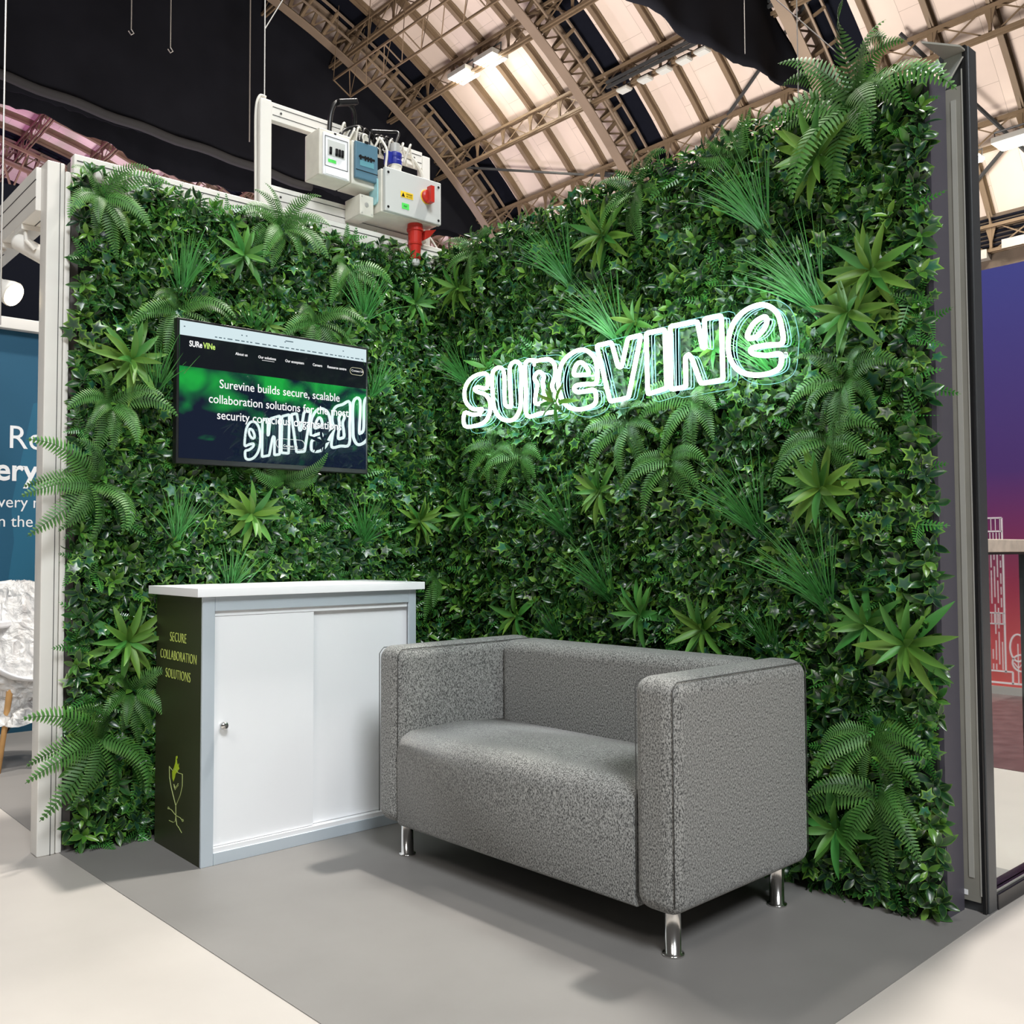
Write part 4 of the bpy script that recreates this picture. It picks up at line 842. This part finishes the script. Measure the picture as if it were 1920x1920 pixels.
def foliage(w0, w1, h0, h1, seed, holes, dens):
    """local frame: x along wall, y up, z outward"""
    r = np.random.default_rng(seed); A = Acc(); n = int((w1-w0)*(h1-h0)*dens)
    # jittered grid
    nx = int(math.sqrt(n*(w1-w0)/(h1-h0))); ny = n//nx
    gx, gy = np.meshgrid((np.arange(nx)+.5)/nx, (np.arange(ny)+.5)/ny); P = np.stack([w0+(w1-w0)*gx.ravel(), h0+(h1-h0)*gy.ravel()], 1)
    P += r.uniform(-.6, .6, P.shape)*np.array([(w1-w0)/nx, (h1-h0)/ny])
    P[:, 0] = np.clip(P[:, 0], w0-.005, w1+.01); P[:, 1] = np.clip(P[:, 1], max(h0, .015), h1+.012)
    dep = r.uniform(.0, .055, len(P)); 
    for (a0, a1, b0, b1, dm) in holes:
        q = (P[:, 0] > a0-.02) & (P[:, 0] < a1+.02) & (P[:, 1] > b0-.02) & (P[:, 1] < b1+.02); dep[q] = -.01; 
        inn = (P[:, 0] > a0+.04) & (P[:, 0] < a1-.04) & (P[:, 1] > b0+.04) & (P[:, 1] < b1-.04); dep[inn] = -99
    keep = dep > -50; P = P[keep]; dep = dep[keep]
    n = len(P); kind = r.random(n)
    edge = np.minimum.reduce([P[:, 0]-w0, w1-P[:, 0], h1-P[:, 1]]) < .04
    base = np.stack([P[:, 0], P[:, 1], dep-.03], 1)
    for mask, typ in ((kind < .66, 'box'), ((kind >= .66) & (kind < .86), 'ivy'), (kind >= .86, 'sprig')):
        B = base[mask]; m = len(B)
        ax = np.stack([r.normal(0, .35, m), r.normal(.15, .35, m), np.ones(m)], 1)
        out = np.zeros((m, 2)); out[:, 0] = np.where(B[:, 0] < w0+.04, -1, np.where(B[:, 0] > w1-.04, 1, 0)); out[:, 1] = np.where(B[:, 1] > h1-.04, 1, 0)
        ax[:, :2] += out*.7; ax /= np.linalg.norm(ax, axis=1)[:, None]
        t1 = np.cross(ax, [0, 1, .1]); t1 /= np.linalg.norm(t1, axis=1)[:, None]; t2 = np.cross(ax, t1)
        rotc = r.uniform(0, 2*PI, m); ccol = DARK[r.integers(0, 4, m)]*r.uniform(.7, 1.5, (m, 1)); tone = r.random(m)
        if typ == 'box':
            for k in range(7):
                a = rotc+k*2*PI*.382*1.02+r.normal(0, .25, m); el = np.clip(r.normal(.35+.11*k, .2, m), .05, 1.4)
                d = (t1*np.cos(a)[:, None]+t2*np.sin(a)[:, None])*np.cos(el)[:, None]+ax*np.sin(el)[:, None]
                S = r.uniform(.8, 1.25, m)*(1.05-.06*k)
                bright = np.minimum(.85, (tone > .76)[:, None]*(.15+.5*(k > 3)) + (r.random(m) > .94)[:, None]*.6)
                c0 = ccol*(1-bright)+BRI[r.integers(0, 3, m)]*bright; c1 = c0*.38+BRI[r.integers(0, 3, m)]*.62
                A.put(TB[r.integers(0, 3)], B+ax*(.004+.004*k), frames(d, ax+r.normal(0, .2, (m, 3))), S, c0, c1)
        elif typ == 'ivy':
            for k in range(3):
                a = rotc+k*2.2+r.normal(0, .3, m); d = (t1*np.cos(a)[:, None]+t2*np.sin(a)[:, None])+ax*.25
                S = r.uniform(.75, 1.25, m); teal = (tone > .6)[:, None]
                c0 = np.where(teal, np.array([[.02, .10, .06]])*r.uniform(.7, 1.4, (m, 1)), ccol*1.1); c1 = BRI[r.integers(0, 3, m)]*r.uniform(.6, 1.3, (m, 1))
                A.put(TI[k], B+d*.022+ax*r.uniform(.01, .04, (m, 1)), frames(d, ax+r.normal(0, .35, (m, 3))), S, c0, c1)
        else:
            for k in range(3):
                a = rotc+k*1.9; d = (t1*np.cos(a)[:, None]+t2*np.sin(a)[:, None])*.8+ax*.5
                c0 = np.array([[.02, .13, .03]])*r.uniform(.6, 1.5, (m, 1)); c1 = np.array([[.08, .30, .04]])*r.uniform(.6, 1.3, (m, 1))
                A.put(TS, B+ax*.005, frames(d, ax+r.normal(0, .2, (m, 3))), r.uniform(.8, 1.25, m), c0, c1)
    return A
TB = [blade(.058, .0118, 5, .30, .35, .85, peak=.52), blade(.050, .0125, 5, .15, .6, .8, peak=.55), blade(.064, .0108, 5, .4, .2, .9, peak=.5)]
TI = [ivy(.036), ivy(.033, .4), ivy(.039, .1)]
TS = sprig(.075, .020)
RA = Euler((PI/2, 0, 0)); RBW = Euler((PI/2, 0, -PI/2))
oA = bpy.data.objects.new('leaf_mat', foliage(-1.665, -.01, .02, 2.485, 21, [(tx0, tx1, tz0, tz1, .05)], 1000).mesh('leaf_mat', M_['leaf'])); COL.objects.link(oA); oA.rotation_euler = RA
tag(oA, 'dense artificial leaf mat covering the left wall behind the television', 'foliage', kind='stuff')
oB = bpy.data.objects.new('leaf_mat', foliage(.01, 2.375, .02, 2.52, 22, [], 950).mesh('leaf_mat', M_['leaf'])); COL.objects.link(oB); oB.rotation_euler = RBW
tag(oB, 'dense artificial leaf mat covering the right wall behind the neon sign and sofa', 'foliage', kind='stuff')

# accent plants : local x sideways, y up, z outward from the wall
def rosette(seed, R=.15, n=15, yellow=.5):
    r = np.random.default_rng(seed); A = Acc()
    for k in range(n):
        a = k*2.4+r.normal(0, .2); el = .15+.9*(k/n)+r.normal(0, .08); L = R*(1.05-.35*k/n)*r.uniform(.85, 1.15)
        T = blade(L, L*.075+.003, 7, .35, .45 if k < n*.7 else .15, .8, peak=.42)
        d = np.array([[math.cos(a)*math.cos(el), math.sin(a)*math.cos(el), math.sin(el)]]); nn = np.array([[-.4*math.cos(a), -.4*math.sin(a), 1.]])
        g = np.array([[.035, .20, .035]])*r.uniform(.7, 1.3); yl = np.array([[.30, .42, .04]])*r.uniform(.75, 1.1); q = yellow*r.uniform(.1, 1)
        c0 = g*(1-q*.6)+yl*q*.6; c1 = g*(1-q)+yl*q; A.put(T, np.array([[0, 0, .03+.002*k]]), frames(d, nn), np.ones(1), c0, c1)
    return A.mesh('rosette_plant', M_['fern'])
def tuft(seed, L=.26, n=46, lean=0.0):
    r = np.random.default_rng(seed); A = Acc()
    V = []; Fq = []; C = []; o = 0
    for k in range(n):
        a = PI/2+r.normal(lean, .34); el = r.uniform(.15, .95); l = L*r.uniform(.6, 1.15); p = np.array([r.normal(0, .012), r.normal(0, .01), .02])
        d = np.array([math.cos(a)*math.cos(el), math.sin(a)*math.cos(el), math.sin(el)]); side = np.array([-math.sin(a), math.cos(a), 0]); side = np.cross(d, [0, 0, 1.]); side /= np.linalg.norm(side)
        col = np.array([.045, .24, .05])*r.uniform(.6, 1.5); tipc = np.array([.12, .34, .06]); nseg = 8; droop = r.uniform(.02, .12)
        for i in range(nseg+1):
            s = i/nseg; wv = .0021*(1-s**3)+.0003
            zf = np.array([0, 0, .0012])
            for q in (-1, 0, 1): V.append(p+side*wv*q+(zf if q == 0 else 0)); C.append(col*(1-s*.4)+tipc*s*.4)
            p = p+d*l/nseg; d = d+np.array([0, -droop*(1+2*s)*.5, -.02]); d /= np.linalg.norm(d)
        for i in range(nseg):
            for q in range(2): Fq.append((o+i*3+q, o+i*3+q+1, o+(i+1)*3+q+1, o+(i+1)*3+q))
        o += 3*(nseg+1)
    return set_mesh('grass_tuft', np.array(V), np.array(Fq), np.array(C), M_['fern'])
def fern(seed, L=.27, n=8, spread=PI*1.7, mid=-PI/2, up_=.0):
    r = np.random.default_rng(seed); V = []; Fq = []; C = []
    for k in range(n):
        a = mid+spread*((k+.5)/n-.5)+r.normal(0, .12); el = r.uniform(.25, 1.05); l = L*r.uniform(.7, 1.15)
        d = np.array([math.cos(a)*math.cos(el), math.sin(a)*math.cos(el)+up_, math.sin(el)]); d /= np.linalg.norm(d); p = np.array([0, 0, .02]); N = 24
        col = np.array([.055, .175, .030])*r.uniform(.65, 1.4); tipc = np.array([.15, .32, .07])*r.uniform(.8, 1.2); tw = r.normal(0, .4)
        g = r.uniform(.05, .10)
        for i in range(N):
            s = i/N; nn = np.array([0, .35, 1.])+.5*np.array([0, 0, 0]); side = np.cross(d, nn); side /= np.linalg.norm(side); nrm = np.cross(side, d)
            side = side*math.cos(tw)+nrm*math.sin(tw)*.5; side /= np.linalg.norm(side); nrm = np.cross(side, d)
            wl = l*.145*(math.sin(PI*min(1, (s*.93+.07))**.62)**.8)+.002; step = l/N
            for sg in (-1, 1):
                o = len(V); sd = side*sg*.95+d*.35; sd /= np.linalg.norm(sd); hw = step*.33
                q0 = p; q1 = p+sd*wl*.55-nrm*wl*.04; q2 = p+sd*wl-nrm*wl*.22
                V += [q0-d*hw*.9, q0+d*hw*.9, q1+d*hw, q1-d*hw, q2+d*hw*.3, q2-d*hw*.1]; C += [col*.8, col*.8, col, col, tipc, tipc]
                Fq += [(o, o+1, o+2, o+3), (o+3, o+2, o+4, o+5)]
            o = len(V); pn = p+d*step; V += [p-side*.0011+nrm*.0008, p+side*.0011+nrm*.0008, pn+side*.0009+nrm*.0008, pn-side*.0009+nrm*.0008]; C += [col*.6]*4; Fq.append((o, o+1, o+2, o+3))
            p = pn; d = d+np.array([0, -g*(.4+1.1*s), -.035*(s > .2)]); d /= np.linalg.norm(d)
    return set_mesh('fern', np.array(V), np.array(Fq), np.array(C), M_['fern'])
RM = [rosette(31, .165, 21, .6), rosette(32, .15, 18, .35), rosette(33, .175, 23, .8), rosette(34, .11, 11, .7)]
GM = [tuft(41, .27, 46, .22), tuft(42, .25, 40, .05), tuft(43, .30, 50, .3)]
FM = [fern(51, .27, 10, PI*1.9), fern(52, .26, 9, PI*1.6), fern(53, .34, 16, PI*1.9, PI/2, .3), fern(54, .23, 8, PI*1.5)]
def plant(meshes, k, name, wall, h, v, label, cat, group, rot=0, s=1, out=.0):
    o = bpy.data.objects.new(name, meshes[k % len(meshes)]); COL.objects.link(o)
    if wall == 'A': o.location = (h, -out, v); o.rotation_euler = (RA.to_matrix() @ Matrix.Rotation(rot, 3, 'Z')).to_euler()
    else: o.location = (-out, h, v); o.rotation_euler = (RBW.to_matrix() @ Matrix.Rotation(rot, 3, 'Z')).to_euler()
    o.scale = (s, s, s); return tag(o, label, cat, group)
G1, G2, G3 = 'yellow-green rosette plants on the plant walls', 'grass tufts on the plant walls', 'fern clumps on the plant walls'
for k, (wl, h, v, m, rot, s, lb) in enumerate([
 ('A', -1.50, 1.80, 0, .3, 1.05, 'large yellow-green rosette just left of the television'),
 ('A', -1.05, 2.29, 1, 1.2, 1, 'dark and yellow-green rosette high above the television near the electrical frame post'),
 ('A', -1.01, 1.23, 2, .4, .95, 'bright rosette between the television and the counter'),
 ('A', -1.50, .75, 0, 2.6, 1.0, 'yellow-green rosette beside the olive cabinet side'),
 ('A', -.58, 2.00, 3, .9, .95, 'small yellow rosette leaning over the television top, right part'),
 ('A', -.93, 2.02, 3, 3.4, .9, 'small yellow-tipped rosette drooping over the middle of the television top'),
 ('A', -.19, 2.24, 1, 4.0, .9, 'rosette near the inner corner, high on the left plant wall'),
 ('A', -.17, 1.22, 2, 5.0, .85, 'rosette near the inner corner, level with the space under the television'),
 ('B', -.22, 2.30, 0, 1.0, .95, 'rosette near the inner corner, high on the right plant wall'),
 ('B', -1.15, 2.31, 2, 2.0, 1, 'large rosette high on the right plant wall, above the middle of the neon sign'),
 ('B', -2.08, 2.33, 2, .5, 1.05, 'large pale rosette near the top right fern'),
 ('B', -2.25, 1.92, 2, 1.7, 1, 'upper rosette of the pair right of the last neon letter'),
 ('B', -2.17, 1.81, 0, 3.5, 1, 'lower rosette of the pair right of the last neon letter'),
 ('B', -1.30, 1.94, 3, .3, 1.2, 'small rosette standing behind the top edge of the neon sign'),
 ('B', -.42, 1.90, 3, 2.2, 1.1, 'small bright rosette above the first neon letter'),
 ('B', -1.11, 1.31, 0, .2, .9, 'rosette below the middle of the neon sign'),
 ('B', -2.07, 1.27, 2, 4.2, 1, 'rosette under the last neon letter, above the right armrest'),
 ('B', -2.33, .80, 0, .9, 1, 'right rosette of the pair behind the right end of the sofa'),
 ('B', -2.21, .85, 1, 2.9, 1, 'left rosette of the pair behind the right end of the sofa'),
 ('B', -1.31, .84, 1, 1.1, 1, 'rosette peeping over the sofa back, left of two'),
 ('B', -1.60, .80, 2, .6, .9, 'rosette peeping over the sofa back, right of two'),
 ('B', -.26, 1.25, 1, 5.1, .9, 'rosette near the inner corner, low on the right plant wall'),
 ('B', -.62, .80, 3, 2.1, 1.3, 'small rosette just above the left armrest of the sofa'),
 ('B', -2.10, .22, 1, 3.9, 1.1, 'dark rosette near the floor beside the right sofa side'),
 ('B', -1.66, 1.79, 3, 1.5, 1, 'small rosette seen through the letter N of the neon sign')]):
    plant(RM, m, 'rosette_plant', wl, h, v, lb, 'plant', G1, rot, s, .01)
o = bpy.data.objects.new('rosette_plant', RM[3]); COL.objects.link(o); o.location = (-.155, -1.0, 1.66); o.rotation_euler = RBW; o.scale = (.95,)*3
tag(o, 'small lime rosette poking out in front of the first letter e of the neon sign', 'plant', G1)
for k, (wl, h, v, m, rot, s, lb) in enumerate([
 ('A', -1.29, 2.10, 1, 0, 1.05, 'grass tuft high on the left plant wall above the television corner'),
 ('A', -1.30, 1.13, 1, .05, .95, 'grass tuft under the left corner of the television'),
 ('A', -.45, 2.12, 0, 0, .95, 'grass tuft above the right corner of the television'),
 ('A', -.45, 1.12, 0, 0, .95, 'grass tuft under the right corner of the television'),
 ('A', -1.08, .92, 1, 0, .9, 'grass tuft standing directly behind the counter top'),
 ('A', -.40, 1.78, 1, -.2, .8, 'grass tuft touching the right edge of the television'),
 ('A', -1.39, 1.68, 1, 0, .9, 'grass tuft touching the left edge of the television'),
 ('A', -.99, 1.97, 2, 0, .55, 'short grass tuft on top of the television, middle'),
 ('B', -.93, 2.16, 2, 0, .95, 'grass tuft high on the right plant wall, first from the corner'),
 ('B', -1.20, 1.88, 2, 0, 1.0, 'grass tuft rising just above the neon sign'),
 ('B', -1.86, 2.14, 2, 0, 1.0, 'grass tuft high on the right plant wall, left of the pale rosette'),
 ('B', -2.06, 1.83, 2, .1, 1.05, 'grass tuft above the last neon letter'),
 ('B', -.26, 1.84, 0, 0, .9, 'grass tuft in the inner corner, left of the neon sign'),
 ('B', -.92, 1.13, 2, 0, .9, 'grass tuft below the first letter e of the neon sign'),
 ('B', -1.82, 1.12, 2, 0, 1.0, 'grass tuft below the letter N, above the sofa'),
 ('B', -1.14, .88, 2, 0, .9, 'grass tuft just above the middle of the sofa back'),
 ('B', -2.07, .88, 2, 0, 1.05, 'grass tuft just behind the right armrest top'),
 ('B', -1.86, .72, 1, 0, .8, 'grass tuft half hidden behind the sofa back, right part'),
 ('B', -.85, .70, 1, 0, .75, 'grass tuft half hidden behind the sofa back, left part'),
 ('B', -1.90, 1.64, 0, 0, .9, 'grass tuft seen through the last neon letter')]):
    plant(GM, m, 'grass_tuft', wl, h, v, lb, 'plant', G2, rot, s, .01)
for k, (wl, h, v, m, rot, s, lb) in enumerate([
 ('A', -1.60, 2.40, 0, .3, .95, 'fern clump at the top left corner of the left plant wall'),
 ('A', -.86, 2.45, 2, 0, .7, 'fern clump at the foot of the electrical frame post'),
 ('A', -1.30, 2.03, 1, .1, .9, 'fern hanging over the top left corner of the television'),
 ('A', -.70, 2.08, 1, .2, .9, 'fern hanging over the right half of the television top'),
 ('A', -.55, 2.34, 3, 0, 1.0, 'fern near the top of the left plant wall, right of the frame post'),
 ('A', -1.56, 1.63, 0, -.2, .9, 'fern left of the television, beside the left edge of the wall'),
 ('A', -1.62, 1.33, 1, -.9, 1.05, 'fern reaching out over the white post at mid height'),
 ('A', -.84, 1.38, 3, PI, .9, 'fern just under the television'),
 ('A', -1.47, .56, 0, .2, .8, 'fern beside the cabinet, below the rosette'),
 ('A', -1.58, .40, 1, -.75, 1.15, 'fern reaching out over the foot of the white post'),
 ('A', -.05, .95, 3, 0, 1, 'fern in the inner corner behind the counter end'),
 ('B', -.32, 2.44, 0, .1, .85, 'fern clump at the top of the inner corner'),
 ('B', -1.30, 2.44, 0, .3, .9, 'fern clump on the top edge of the right plant wall, middle'),
 ('B', -2.20, 2.46, 2, .2, 1.05, 'tall fern clump crowning the right end of the plant wall'),
 ('B', -1.24, 1.57, 1, .5, .9, 'fern hanging under the letter V of the neon sign'),
 ('B', -1.56, 1.62, 1, -.1, .9, 'fern hanging under the letter N of the neon sign'),
 ('B', -2.14, 1.60, 0, 0, .9, 'fern right of the last neon letter, lower side'),
 ('B', -2.06, 1.43, 3, .3, 1, 'fern under the last neon letter'),
 ('B', -1.44, 1.41, 3, .1, 1, 'fern a hand below the neon sign, middle'),
 ('B', -.46, 1.55, 1, .5, .8, 'fern hanging under the first neon letter'),
 ('B', -.62, 1.50, 3, 0, .9, 'fern hanging under the letter U of the neon sign'),
 ('B', -2.20, .52, 3, .1, 1.0, 'upper fern low on the right plant wall beside the sofa'),
 ('B', -2.22, .34, 1, .1, .95, 'lower fern on the right plant wall near the floor'),
 ('B', -1.75, 2.44, 3, PI, .7, 'small fern on the top edge, left of the tall fern clump')]):
    plant(FM, m, 'fern', wl, h, v, lb, 'fern', G3, rot, s, .02)
